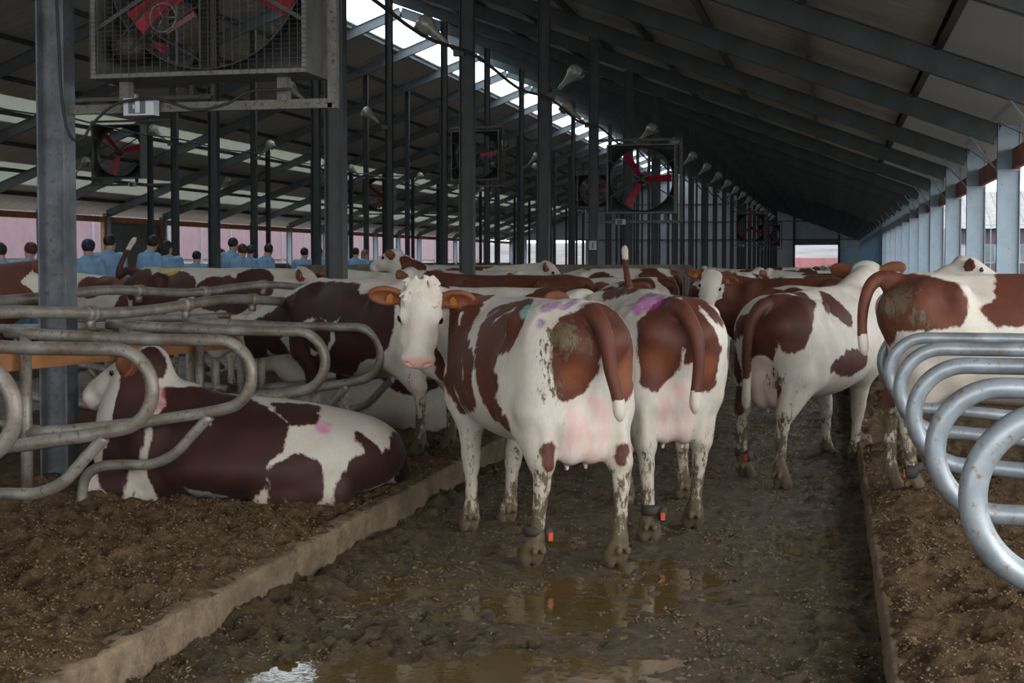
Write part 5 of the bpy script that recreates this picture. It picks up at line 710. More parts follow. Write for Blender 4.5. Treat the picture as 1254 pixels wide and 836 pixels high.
# loose crumbs: far too many to count
def crumbs(name, label, zf, x0, x1, y0, y1, n, r0, r1, mat, seed, flat=0.6, dens=None):
    g = np.random.default_rng(seed); u = g.random(n); Y = y0 + (y1 - y0) * u ** 1.9; X = g.uniform(x0, x1, n)
    if dens is not None: k = dens(X, Y) > g.random(n); X = X[k]; Y = Y[k]; n = len(X)
    Z = zf(X, Y); r = r0 + (r1 - r0) * g.random(n) ** 2.2; r = r * (1 + 0.06 * (Y - y0))
    base = np.array([(1, 0, 0), (-1, 0, 0), (0, 1, 0), (0, -1, 0), (0, 0, 1), (0, 0, -1)], float)
    V = base[None] * (1 + 0.5 * (g.random((n, 6, 3)) - 0.5)) + 0.25 * (g.random((n, 6, 3)) - 0.5)
    S = np.stack([r * g.uniform(0.6, 1.8, n), r * g.uniform(0.6, 1.1, n), r * flat], 1); V = V * S[:, None, :]; a = g.uniform(0, 6.28, n); b = g.uniform(-.7, .7, n)
    x, y, z = V[..., 0], V[..., 1], V[..., 2]; x, z = x * np.cos(b)[:, None] - z * np.sin(b)[:, None], x * np.sin(b)[:, None] + z * np.cos(b)[:, None]
    x, y = x * np.cos(a)[:, None] - y * np.sin(a)[:, None], x * np.sin(a)[:, None] + y * np.cos(a)[:, None]
    V = np.stack([x + X[:, None], y + Y[:, None], z + Z[:, None] + (r * 0.25)[:, None]], 2).reshape(-1, 3)
    F = np.array([(0, 2, 4), (2, 1, 4), (1, 3, 4), (3, 0, 4), (2, 0, 5), (1, 2, 5), (3, 1, 5), (0, 3, 5)]); Q = (F[None] + 6 * np.arange(n)[:, None, None]).reshape(-1, 3)
    o = fast_mesh(name, V, Q, M[mat], None, False); meta(o, label, 'crumbs', kind='stuff')
M['crumb'] = ground_mat('crumbly_sawdust', (0.055, 0.034, 0.018), (0.29, 0.195, 0.11), 0.85, 1.0, 30, 0.4, 0.01)
M['crumb_wet'] = ground_mat('wet_crumbs', (0.04, 0.026, 0.012), (0.22, 0.155, 0.08), 0.10, 0.3, 25, 0.5, 0.01, wet=1.0)
crumbs('bedding_crumbs', 'loose sawdust crumbs strewn over the left stall bedding', bl, -4.7, CL - 0.04, 3.4, 10.5, 42000, 0.002, 0.009, 'crumb', 1)
crumbs('bedding_crumbs', 'loose sawdust crumbs strewn over the right stall bedding', br, CR + 0.03, 2.3, 3.2, 10.5, 36000, 0.002, 0.009, 'crumb', 2)
crumbs('dung_crumbs', 'wet crumbs and straw bits strewn over the alley floor', alley_z, CL + 0.01, CR - 0.01, 4.2, 16, 34000, 0.003, 0.013, 'crumb_wet', 3, 0.45, lambda X, Y: 0.10 + 0.9 * sstep(fbm(X, Y, 2.0, 401, 4), 0.42, 0.62))
# clods of dung lying on the alley
clod_spots = [(-2.05, 5.35, .05), (-2.1, 5.15, .04), (-2.2, 5.4, .045), (-1.8, 5.4, .035), (-2.3, 5.75, .045), (-2.1, 5.6, .035), (-1.2, 5.55, .035), (-1.05, 5.6, .03), (-0.35, 5.2, .05), (-0.2, 5.9, .05), (-0.5, 5.6, .035), (-2.3, 6.3, .04), (-1.6, 5.9, .025), (-0.1, 5.0, .05), (-2.2, 7.0, .04), (-1.75, 7.3, .03)]
for i, (x, y, r) in enumerate(clod_spots):
    b = Blob((-2.2 * r, -2.2 * r, -r), (2.2 * r, 2.2 * r, 1.4 * r), r * 0.16); rr = random.Random(i)
    for k in range(9):
        a = rr.random() * 6.28; d = rr.random() * r * 1.1; b.ell((math.cos(a) * d, math.sin(a) * d, rr.uniform(-.1, .35) * r), (rr.uniform(.3, .6) * r,) * 2 + (rr.uniform(.25, .45) * r,), k=0.15 * r)
    V, Q = b.mesh(); o = fast_mesh('dung_clod', V, Q, M['slurry']); o.location = (x, y, 0.012); o.rotation_euler = (0, 0, rr.random() * 6)
    meta(o, 'lump of wet dung lying on the alley floor', 'dung', 'dung lumps scattered on the alley')

# ------------------------------------------------------------------ roof
RT = 0.44                                         # roof sheet above the underside of the rafters
m, nt, p = new_mat('roof_sheet_underside'); v = coord(nt); w = N(nt, 'ShaderNodeTexWave', wave_type='BANDS', bands_direction='Y'); w.inputs['Scale'].default_value = 3.2; w.inputs['Distortion'].default_value = 0.0
nt.links.new(v, w.inputs['Vector']); c = ramp(nt, noise(nt, coord(nt, (0.5, 2.5, 1)), 2.0, 5), [(0.3, (0.36, 0.35, 0.33)), (0.7, (0.52, 0.505, 0.48))])
nt.links.new(c, p.inputs['Base Color']); p.inputs['Roughness'].default_value = 0.55; bump(nt, p, w.outputs['Fac'], 0.5, 0.02); M['sheet'] = m
def clear_mat(name, tcol, trans, clear):
    m = bpy.data.materials.new(name); m.use_nodes = True; nt = m.node_tree; nt.nodes.clear(); out = N(nt, 'ShaderNodeOutputMaterial')
    d = N(nt, 'ShaderNodeBsdfDiffuse'); d.inputs[0].default_value = c4((0.35, 0.34, 0.32)); t = N(nt, 'ShaderNodeBsdfTranslucent'); t.inputs[0].default_value = c4(tcol)
    x = N(nt, 'ShaderNodeBsdfTransparent'); x.inputs[0].default_value = c4(tcol)
    s1 = N(nt, 'ShaderNodeMixShader'); s1.inputs[0].default_value = trans; nt.links.new(d.outputs[0], s1.inputs[1]); nt.links.new(t.outputs[0], s1.inputs[2])
    s2 = N(nt, 'ShaderNodeMixShader'); s2.inputs[0].default_value = clear; nt.links.new(s1.outputs[0], s2.inputs[1]); nt.links.new(x.outputs[0], s2.inputs[2])
    nt.links.new(s2.outputs[0], out.inputs[0]); return m
M['gutter_light'] = clear_mat('dusty_translucent_sheet', (0.36, 0.355, 0.34), 0.26, 0.0)
M['gutter_light_left'] = clear_mat('cleaner_translucent_sheet', (0.68, 0.70, 0.64), 0.38, 0.0)
M['ridge_light'] = clear_mat('ridge_skylight_sheet', (0.92, 0.95, 0.97), 0.8, 0.80)
def zr(x): return roof_z(x) + RT
def roof_strip(name, xa, xb, mat, kind='structure', t=0.05):
    mb = MB(); za, zb = zr(xa), zr(xb); y0, y1 = YNEAR, YEND + 0.3
    mb.add([(xa, y0, za), (xb, y0, zb), (xb, y1, zb), (xa, y1, za), (xa, y0, za + t), (xb, y0, zb + t), (xb, y1, zb + t), (xa, y1, za + t)],
           [(0, 1, 2, 3), (7, 6, 5, 4), (0, 4, 5, 1), (1, 5, 6, 2), (2, 6, 7, 3), (3, 7, 4, 0)])
    o = mb.build(name, mat); o['kind'] = kind; return o
roof_strip('ceiling', 3.25, 2.5, M['gutter_light']); roof_strip('ceiling', 2.5, 1.25, M['gutter_light'])
roof_strip('ceiling', 1.25, XRIDGE + 0.9, M['sheet'])
roof_strip('window_1', XRIDGE + 0.9, XRIDGE, M['ridge_light'], t=0.02); roof_strip('window_2', XRIDGE, XRIDGE - 1.6, M['ridge_light'], t=0.02)
for a, b_, k in ((XRIDGE - 1.6, -22.9, 0), (-22.9, -24.3, 1), (-24.3, -26.7, 0), (-26.7, -28.2, 1), (-28.2, XL - 0.8, 0)):
    roof_strip('ceiling', a, b_, M['gutter_light_left'] if k else M['sheet'])
M['rafter_lit'] = simple('skylit_rafter_steel', (0.17, 0.20, 0.22), 0.55, 0.1, 0.15, 2)  # left-slope rafters coloured paler to stand for skylight falling on them
def purlin(x, label, grp, mat='rafter', w=0.06):
    mb = MB(); z = roof_z(x) + 0.372; mb.ibeam((x, YNEAR, z), (x, YEND, z), w, 0.13, 0.01); o = mb.build('purlin', M[mat]); meta(o, label, 'purlin', grp)
purlin(1.25, 'dark purlin where the paler eave sheets begin on the right', None, 'black', 0.10)
for i in range(1, 9): purlin(1.25 - 1.62 * i, 'long purlin under the right-hand roof slope', 'purlins under the right roof slope', 'post_old' if i in (1, 2) else 'rafter', 0.09 if i < 3 else 0.06)
for i in range(9): purlin(XRIDGE - 1.68 - 1.7 * i, 'long purlin under the left-hand roof slope', 'purlins under the left roof slope')
for side, xe in (('right', XR), ('left', XL)):
    first = None
    for k in range(-3, NBAY + 1):
        y = Y0 + BAY * k
        if first is None:
            mb = MB(); z0 = roof_z(xe) + 0.16; z1 = roof_z(XRIDGE) + 0.16
            mb.ibeam((xe, 0, z0), (XRIDGE, 0, z1), 0.14, 0.31, 0.014); o = first = mb.build('rafter', M['rafter' if side == 'right' else 'rafter_lit'])
        else: o = first.copy(); COL.objects.link(o)
        o.location = (0, y, 0)
        meta(o, f'sloping steel rafter under the {side}-hand roof slope', 'rafter', f'rafters of the {side} roof slope')

# ------------------------------------------------------------------ posts
def post_label(row, k):
    near = {('A', 0): 'widest nearby grey steel column rising from the left-hand stalls', ('A', 1): 'dark steel post just right of the big near fan', ('A', 2): 'dark steel post rising behind the white-faced cow, second past the near fan',
            ('A', 3): 'dark steel post third past the near fan, above the concrete partition'}
    if (row, k) in near: return near[(row, k)], None
    names = {'A': 'slim steel post in the row along the alley, far down the barn', 'B': 'slim dark steel post on the near side of the feed passage', 'C': 'slim dark steel post on the far side of the feed passage', 'D': 'slim dark steel post in the row nearest the far left wall'}
    return names[row], {'A': 'posts along the alley stalls', 'B': 'posts on the near side of the feed passage', 'C': 'posts on the far side of the feed passage', 'D': 'posts nearest the far wall'}[row]
for row, x in ROWS.items():
    first = None
    for k in range({'A': 0, 'B': 2, 'C': 3, 'D': 4}[row], NBAY):
        y = Y0 + BAY * k; near = row == 'A' and k == 0
        if near or first is None:
            mb = MB(); mb.ibeam((0, 0, 0.0), (0, 0, roof_z(x)), 0.13, 0.19 if row == 'A' else 0.17, 0.012, up=(1, 0, 0)); o = mb.build('steel_post', M['post_old' if near else 'steel'])
            if not near: first = o
        else: o = first.copy(); COL.objects.link(o)
        o.location = (x, y, 0); l, g = post_label(row, k); meta(o, l, 'post', g)
first = None
for k in range(-1, NBAY + 1):
    y = Y0 + BAY * k
    if first is None:
        root = empty('wall_pillar'); mb = MB(); mb.ibeam((0.17, 0, -0.3), (0.17, 0, EAVE + 0.3), 0.15, 0.34, 0.014, up=(1, 0, 0)); mb.box((-0.01, -0.08, 3.0), (0.35, 0.08, 3.02)); a = mb.build('shaft', M['steel_blue'], root)
        mb = MB(); mb.tube([(0.0, 0, 3.0), (-0.42, 0, 3.57)], 0.014, 6); b_ = mb.build('knee_brace', M['steel_blue'], root)
        mb = MB(); mb.tube([(0.0, 0.0, 3.02), (0.0, 5.0, 3.75)], 0.008, 6); c_ = mb.build('tie_rod', M['steel_blue'], root); first = (root, [a, b_, c_])
    else:
        root = empty('wall_pillar')
        for ch in first[1]: q = ch.copy(); COL.objects.link(q); q.parent = root
    root.location = (XR, y, 0)
    lab = {2: ('broad pale blue-grey pillar by the wall, at the right edge', None), 3: ('broad pale blue-grey wall pillar nearest the camera in full view', None), 4: ('second full pale blue-grey pillar of the open right wall', None), 5: ('third full pale blue-grey pillar of the open right wall', None)}.get(k, ('pale blue-grey steel pillar of the open right wall, further along', 'pillars of the right wall'))
    meta(root, lab[0], 'pillar', lab[1])
first = None
for k in range(3, NBAY + 1):
    if first is None: mb = MB(); mb.ibeam((0, 0, 0), (0, 0, EAVE + 0.2), 0.15, 0.3, 0.014, up=(1, 0, 0)); o = first = mb.build('wall_pillar', M['steel_blue'])
    else: o = first.copy(); COL.objects.link(o)
    o.location = (XL, Y0 + BAY * k, 0); meta(o, 'pale steel pillar between the openings of the far left wall', 'pillar', 'pillars of the far left wall')

# ------------------------------------------------------------------ walls
def struct(name, mb, mat): o = mb.build(name, M[mat]); o['kind'] = 'structure'; return o
mb = MB(); mb.box((XR + 0.22, YNEAR, 3.02), (XR + 0.30, YEND, 3.34)); struct('trim_1', mb, 'redtimber')
mb = MB(); mb.box((XR + 0.3, YNEAR, -0.3), (XR + 0.42, YEND, 0.95)); struct('wall_right', mb, 'concrete')
mb = MB(); mb.box((XR + 0.30, Y0 + BAY * 13.2, 0.9), (XR + 0.38, YEND, 3.4)); M['pale_sheet'] = clear_mat('pale_translucent_wall_sheet', (0.62, 0.76, 0.88), 0.5, 0.0); struct('wall_right', mb, 'pale_sheet')
mb = MB(); mb.box((XL - 0.3, Y0, -0.3), (XL - 0.15, YEND, 1.45)); struct('wall_left', mb, 'concrete')
mb = MB(); mb.box((XL - 0.3, Y0 + BAY * 9, 1.45), (XL - 0.15, Y0 + BAY * 10, 3.3)); struct('wall_left', mb, 'clad_green')
mb = MB(); mb.box((XL - 0.3, -10, -0.3), (XL - 0.15, Y0, 3.4)); struct('wall_left', mb, 'clad_green')
mb = MB(); mb.box((XL - 0.12, Y0, 3.22), (XL - 0.02, YEND, 3.46)); mb.box((XL - 0.12, Y0, 1.38), (XL - 0.04, YEND, 1.48))
for k in (9, 10): mb.box((XL - 0.1, Y0 + BAY * k - 0.25, 1.4), (XL + 0.0, Y0 + BAY * k + 0.25, 3.3))
struct('trim_2', mb, 'timber')
ye = YEND + 0.2
mb = MB()
def ypan(x0, x1, z0, z1): mb.box((x0, ye, z0), (x1, ye + 0.12, z1))
ypan(0.65, 3.2, -0.3, 3.55); ypan(-22.4, -3.3, -0.3, 3.55); ypan(XL, -28.0, -0.3, 3.55)
for a, b_ in ((-28.0, -26.0), (-25.4, -22.4)): ypan(a, b_, -0.3, 1.2)
ypan(-26.0, -25.4, -0.3, 3.55)
xs_ = [3.2, -13.5, XL - .5]; Vt = [(3.2, ye, 3.55), (3.2, ye, zr(3.2)), (XRIDGE, ye, zr(XRIDGE)), (XL - .5, ye, zr(XL)), (XL - .5, ye, 3.55)]
nV = len(Vt); mb.add(Vt + [(x, y + 0.12, z) for x, y, z in Vt], [tuple(range(nV)), tuple(range(nV, 2 * nV))[::-1]] + [(i, (i + 1) % nV, nV + (i + 1) % nV, nV + i) for i in range(nV)])
struct('wall_far', mb, 'clad')
mb = MB()
for z in (3.55, 5.2, 6.8): mb.box((-24 + (z - 3.5), ye - 0.12, z - 0.05), (2.4 - (z - 3.5) * 2.2, ye, z + 0.05))
struct('trim_3', mb, 'redtimber')
mb = MB()
for x in (0.65, -3.3, -8, -13.5, -19): mb.box((x - 0.1, ye - 0.16, 0), (x + 0.1, ye - 0.01, roof_z(x) if x < 0 else 4.0))
struct('trim_4', mb, 'steel')
mb = MB(); mb.box((-3.2, ye - 0.2, 3.05), (0.55, ye - 0.05, 3.6)); struct('door_1', mb, 'bracket')
mb = MB(); ya = YNEAR - 0.1; Vt = [(3.2, ya, 4.0), (3.2, ya, zr(3.2)), (XRIDGE, ya, zr(XRIDGE)), (XL - .5, ya, zr(XL)), (XL - .5, ya, 4.0)]  # unseen near gable, added to block sky and darken ceiling and posts
mb.add(Vt + [(x, y - 0.12, z) for x, y, z in Vt], [tuple(range(5)), tuple(range(5, 10))[::-1]] + [(i, (i + 1) % 5, 5 + (i + 1) % 5, 5 + i) for i in range(5)]); mb.box((XL - .5, ya - .12, -.3), (-14, ya, 4.0)); struct('wall_near_blocker', mb, 'clad_green')
# concrete crossover partitions across the stall platforms
for (y, xr, lab) in ((25.7, -2.62, 'grey concrete partition wall behind the cows, nearer of the two'), (28.9, -2.66, 'grey concrete partition wall behind the nearer one')):
    prof = [(-10.2, 0.0), (xr, 0.0), (xr, 1.30), (xr - 0.22, 1.53), (-10.2, 1.53)]; n = len(prof); V = [(x, y, z) for x, z in prof] + [(x, y + 0.16, z) for x, z in prof]
    mb = MB(); mb.add(V, [tuple(range(n)), tuple(range(n, 2 * n))[::-1]] + [(i, n + i, n + (i + 1) % n, (i + 1) % n) for i in range(n)]); mb.box((xr - 0.01, y - 0.04, 0), (xr + 0.05, y + 0.2, 1.32))
    o = mb.build('concrete_partition', M['concrete']); meta(o, lab, 'partition')

# ------------------------------------------------------------------ outside, seen through the openings
M['pink'] = simple('faded_pink_cladding', (0.21, 0.135, 0.165), 0.7, 0, 0.08, 1.5, bmp=0); M['mauve'] = simple('mauve_cladding', (0.085, 0.07, 0.09), 0.7, 0, 0.1, 2, bmp=0)
M['white_wall'] = simple('white_render', (0.34, 0.37, 0.41), 0.7, 0, 0.05, 1, bmp=0); M['roof_out'] = simple('pale_corrugated_roof', (0.25, 0.255, 0.26), 0.7, 0, 0.15, 4)
M['glass_dark'] = simple('window_glass', (0.12, 0.16, 0.19), 0.15, 0, 0.2, 1, bmp=0); M['hill'] = simple('hazy_fields', (0.16, 0.16, 0.17), 0.9, 0, 0.25, 0.12, bmp=0); M['redfence'] = simple('red_fence', (0.30, 0.12, 0.125), 0.7, 0, 0.1, 0.7, bmp=0)
root = empty('farm_building', (0, 0, 0)); meta(root, 'long white and mauve building outside the open right wall', 'building')
by = 70
mb = MB(); mb.box((5.5, by, -0.4), (60, by + 12, 3.2)); mb.build('wall', M['white_wall'], root)
mb = MB(); mb.box((5.4, by - 0.1, 2.45), (60.1, by - 0.01, 3.15)); mb.box((5.4, by - 0.1, 0.9), (60.1, by - 0.01, 1.5))
for i in range(90): mb.box((5.5 + i * 0.6, by - 0.16, 2.45), (5.56 + i * 0.6, by - 0.1, 3.15)); mb.box((5.5 + i * 0.6, by - 0.16, 0.9), (5.56 + i * 0.6, by - 0.1, 1.5))
mb.build('cladding', M['mauve'], root)
mb = MB(); mb.add([(5, by - 0.5, 3.15), (61, by - 0.5, 3.15), (61, by + 6, 5.2), (5, by + 6, 5.2), (61, by + 13, 3.15), (5, by + 13, 3.15)], [(0, 1, 2, 3), (3, 2, 4, 5)])
for i in range(110): x = 5 + i * 0.5; mb.add([(x, by - 0.52, 3.17), (x + 0.12, by - 0.52, 3.17), (x + 0.12, by + 6, 5.24), (x, by + 6, 5.24)], [(0, 1, 2, 3)])
mb.build('roof', M['roof_out'], root)
for i in range(24):
    x = 6.6 + i * 2.2; mb = MB(); mb.box((x, by - 0.06, 1.6), (x + 1.5, by - 0.02, 2.35)); w_ = mb.build('window', M['glass_dark'], root)
    mb = MB(); mb.box((x + 0.45, by - 0.09, 1.6), (x + 0.53, by - 0.061, 2.35)); mb.box((x + 1.0, by - 0.09, 1.6), (x + 1.06, by - 0.061, 2.35)); mb.build('mullion', M['white_wall'], w_)
root = empty('yard_fence'); meta(root, 'tall pale wire fence outside the open right wall', 'fence')
mb = MB()
for i in range(100): mb.tube([(4.6 + i * 0.28, 46, -0.4), (4.6 + i * 0.28, 46, 2.75)], 0.012, 5)
mb.build('bars', M['white_wall'], root)
mb = MB(); mb.tube([(4.5, 46, 0.3), (33, 46, 0.3)], 0.03, 6); mb.tube([(4.5, 46, 2.75), (33, 46, 2.75)], 0.02, 6); mb.build('rail', M['white_wall'], root)
root = empty('pink_shed'); meta(root, 'long faded pink shed outside the far left openings', 'building')
mb = MB(); mb.box((-48, 0, 1.75), (-44, 175, 5.5)); mb.build('cladding', M['pink'], root); mb = MB(); mb.box((-47.6, 0, -0.4), (-44.3, 175, 1.75)); mb.build('wall', M['white_wall'], root)
mb = MB(); mb.box((-48.5, -1, 5.5), (-43.6, 176, 5.7)); mb.build('roof', M['roof_out'], root)
for i in range(35): mb = MB(); mb.tube([(-44.0, 2 + 5 * i, -0.4), (-44.0, 2 + 5 * i, 5.2), (-43.8, 2 + 5 * i, 5.5)], 0.11, 8); mb.build('downpipe', M['white_wall'], root, True)
root = empty('red_fence'); meta(root, 'reddish board fence seen through the far doorway', 'fence')
mb = MB(); mb.box((-30, 175, -0.4), (25, 175.1, 2.0)); mb.build('boards', M['redfence'], root)
mb = MB()
for i in range(20): mb.box((-30 + i * 2.9, 174.9, -0.4), (-29.9 + i * 2.9, 175, 2.1))
mb.build('fence_post', M['redfence'], root)
xs = frange(-160, 160, 8); ys = frange(200, 300, 10)
grid_obj('ground', xs, ys, lambda X, Y: -0.4 + 6.0 * sstep(Y, 200, 290) + 1.5 * (fbm(X, Y, 0.02, 5, 3) - 0.5), M['hill'], 'structure')

# ------------------------------------------------------------------ stall dividers
ORD = ['nearest', 'second', 'third', 'fourth', 'fifth', 'sixth', 'seventh', 'eighth', 'ninth', 'tenth']
def left_divider(y, zt, label, grp=None, far=False):
    root = empty('stall_divider', (0, y, 0)); meta(root, label, 'stall divider', grp); s = -1 if far else 1; X = lambda x: (-4.7 + (x + 4.7) * (-1)) if far else x
    pts = [(-4.62, 0, zt + 0.03), (-4.2, 0, zt + 0.015), (-3.8, 0, zt), (-3.7, 0, zt), (-3.6, 0, zt), (-3.5, 0, zt), (-3.43, 0, zt), (-3.36, 0, zt)] + arc((-3.30, 0, zt - 0.19), 0.19, 86, -78, 12) + [(-3.32, 0, zt - 0.39), (-3.40, 0, zt - 0.405), (-3.55, 0, zt - 0.43), (-3.95, 0, zt - 0.49), (-4.6, 0, zt - 0.56)]
    mb = MB(); mb.tube(smooth_path([(X(a), b_, c_) for a, b_, c_ in pts], 3), 0.033, 12); mb.build('loop_tube', M['galv_dirty'], root, True)
    br_ = [(-3.36, 0, zt - 0.42), (-3.46, 0, zt - 0.52), (-3.58, 0, zt - 0.64), (-3.72, 0, zt - 0.70), (-3.92, 0, zt - 0.71), (-4.06, 0, zt - 0.735), (-4.14, 0, zt - 0.82), (-4.16, 0, BED - 0.1)]
    mb = MB(); mb.tube(smooth_path([(X(a), b_, c_) for a, b_, c_ in br_], 5), 0.030, 12); mb.build('brace_tube', M['galv_dirty'], root, True)
    mb = MB(); mb.tube([(X(-4.5), 0, BED - 0.1), (X(-4.5), 0, zt + 0.03)], 0.034, 12); mb.build('post', M['galv_dirty'], root, True)
LY = [4.84, 5.97, 7.12, 8.26, 9.37, 10.5, 11.63, 12.76, 13.9]
for i, y in enumerate(LY): left_divider(y, [1.20, 1.183, 1.160, 1.155, 1.13, 1.12, 1.12, 1.12, 1.12][i], f'{ORD[i]} muddy tube loop divider of the left-hand stalls' if i < 5 else 'muddy tube loop divider further along the left stalls', None if i < 5 else 'further loop dividers on the left')
for i, y in enumerate([8.8, 10.5]): left_divider(y, 1.12, 'tube divider of the stalls behind the grey column', 'dividers facing the other way', True)
for nm, x, z, lab in (('neck_rail', -4.08, 1.325, 'muddy neck rail pipe running over the left stall dividers'), ('head_rail', -4.98, 1.385, 'upper pipe rail along the heads of the left stalls')):
    root = empty(nm, (0, 0, 0)); meta(root, lab, 'rail')
    pts = []; yy = 3.0
    while yy < 24: pts.append((x + 0.02 * math.sin(yy * 1.7), yy, z + 0.022 * math.sin(yy * 2.3) - 0.003 * (yy - 5))); yy += 0.38
    mb = MB(); mb.tube(smooth_path(pts, 2), 0.034, 12); mb.build('pipe', M['galv_dirty'], root, True)
    for q, y in enumerate(LY):
        zz = z + 0.022 * math.sin(y * 2.3) - 0.003 * (y - 5); xx = x + 0.02 * math.sin(y * 1.7)
        mb = MB(); mb.lathe([(0.036, -0.05), (0.045, -0.045), (0.045, -0.012), (0.039, 0), (0.045, 0.012), (0.045, 0.045), (0.036, 0.05)], (xx, y, zz), (0, 1, 0), 14); mb.box((xx - 0.015, y - 0.03, zz - 0.085), (xx + 0.015, y + 0.03, zz - 0.03)); mb.build('clamp', M['galv_dirty'], root, True)
mb = MB(); mb.prism([(-0.02, -0.06), (0.02, -0.06), (0.02, 0.06), (-0.02, 0.06)], (-4.60, 3.2, 1.10), (-4.60, 14.2, 0.90)); o = mb.build('timber_board', M['timber']); meta(o, 'orange timber board along the head end of the left stalls', 'board')
first = None
for y in (7.32, 8.06, 9.1, 9.95, 10.9, 11.9):
    if first is None: mb = MB(); mb.tube([(0, 0, -0.05), (0, 0, 1.0)], 0.032, 12); o = first = mb.build('stall_post', M['galv_dirty'], None, True)
    else: o = first.copy(); COL.objects.link(o)
    o.location = (-4.86, y, 0); meta(o, 'upright tube post at the head of the left stalls', 'post', 'upright tubes behind the timber board')
RY = [3.27, 4.43, 5.56, 6.69, 7.90, 9.02]; RZT = [1.262, 1.215, 1.200, 1.195, 1.180, 1.160]
for i, y in enumerate(RY):
    root = empty('stall_divider', (0, y, 0)); meta(root, f'{ORD[i]} galvanised loop divider of the right-hand stalls', 'stall divider'); zt = RZT[i]; x0 = 0.315
    pts = [(2.4, 0, zt - 0.03), (1.6, 0, zt - 0.01)] + [(0.95 - 0.075 * q, 0, zt) for q in range(6)] + arc((x0 + 0.193, 0, zt - 0.193), 0.193, 92, 268, 14) + [(0.575 + 0.075 * q, 0, zt - 0.387 - 0.006 * q) for q in range(6)] + [(1.6, 0, zt - 0.46), (2.4, 0, zt - 0.5)]
    mb = MB(); mb.tube(smooth_path(pts, 3), 0.032, 16); mb.build('loop_tube', M['galv'], root, True)
    mb = MB(); mb.tube([(2.36, 0, BED - 0.1), (2.36, 0, 1.35)], 0.036, 12); mb.build('post', M['galv'], root, True)

root = empty('post_sign', (ROWS['A'], Y0 + 20 - 0.075, 1.92)); meta(root, 'small white sign plate fixed to a slim post near the partition', 'sign')
mb = MB(); mb.box((-0.075, -0.02, -0.09), (0.075, -0.004, 0.09)); mb.build('plate', M['label_white'], root)
mb = MB(); mb.box((-0.015, -0.024, -0.045), (0.015, -0.0205, 0.05)); mb.box((-0.035, -0.024, -0.06), (0.035, -0.0205, -0.05)); mb.build('mark', M['label_dark'], root)
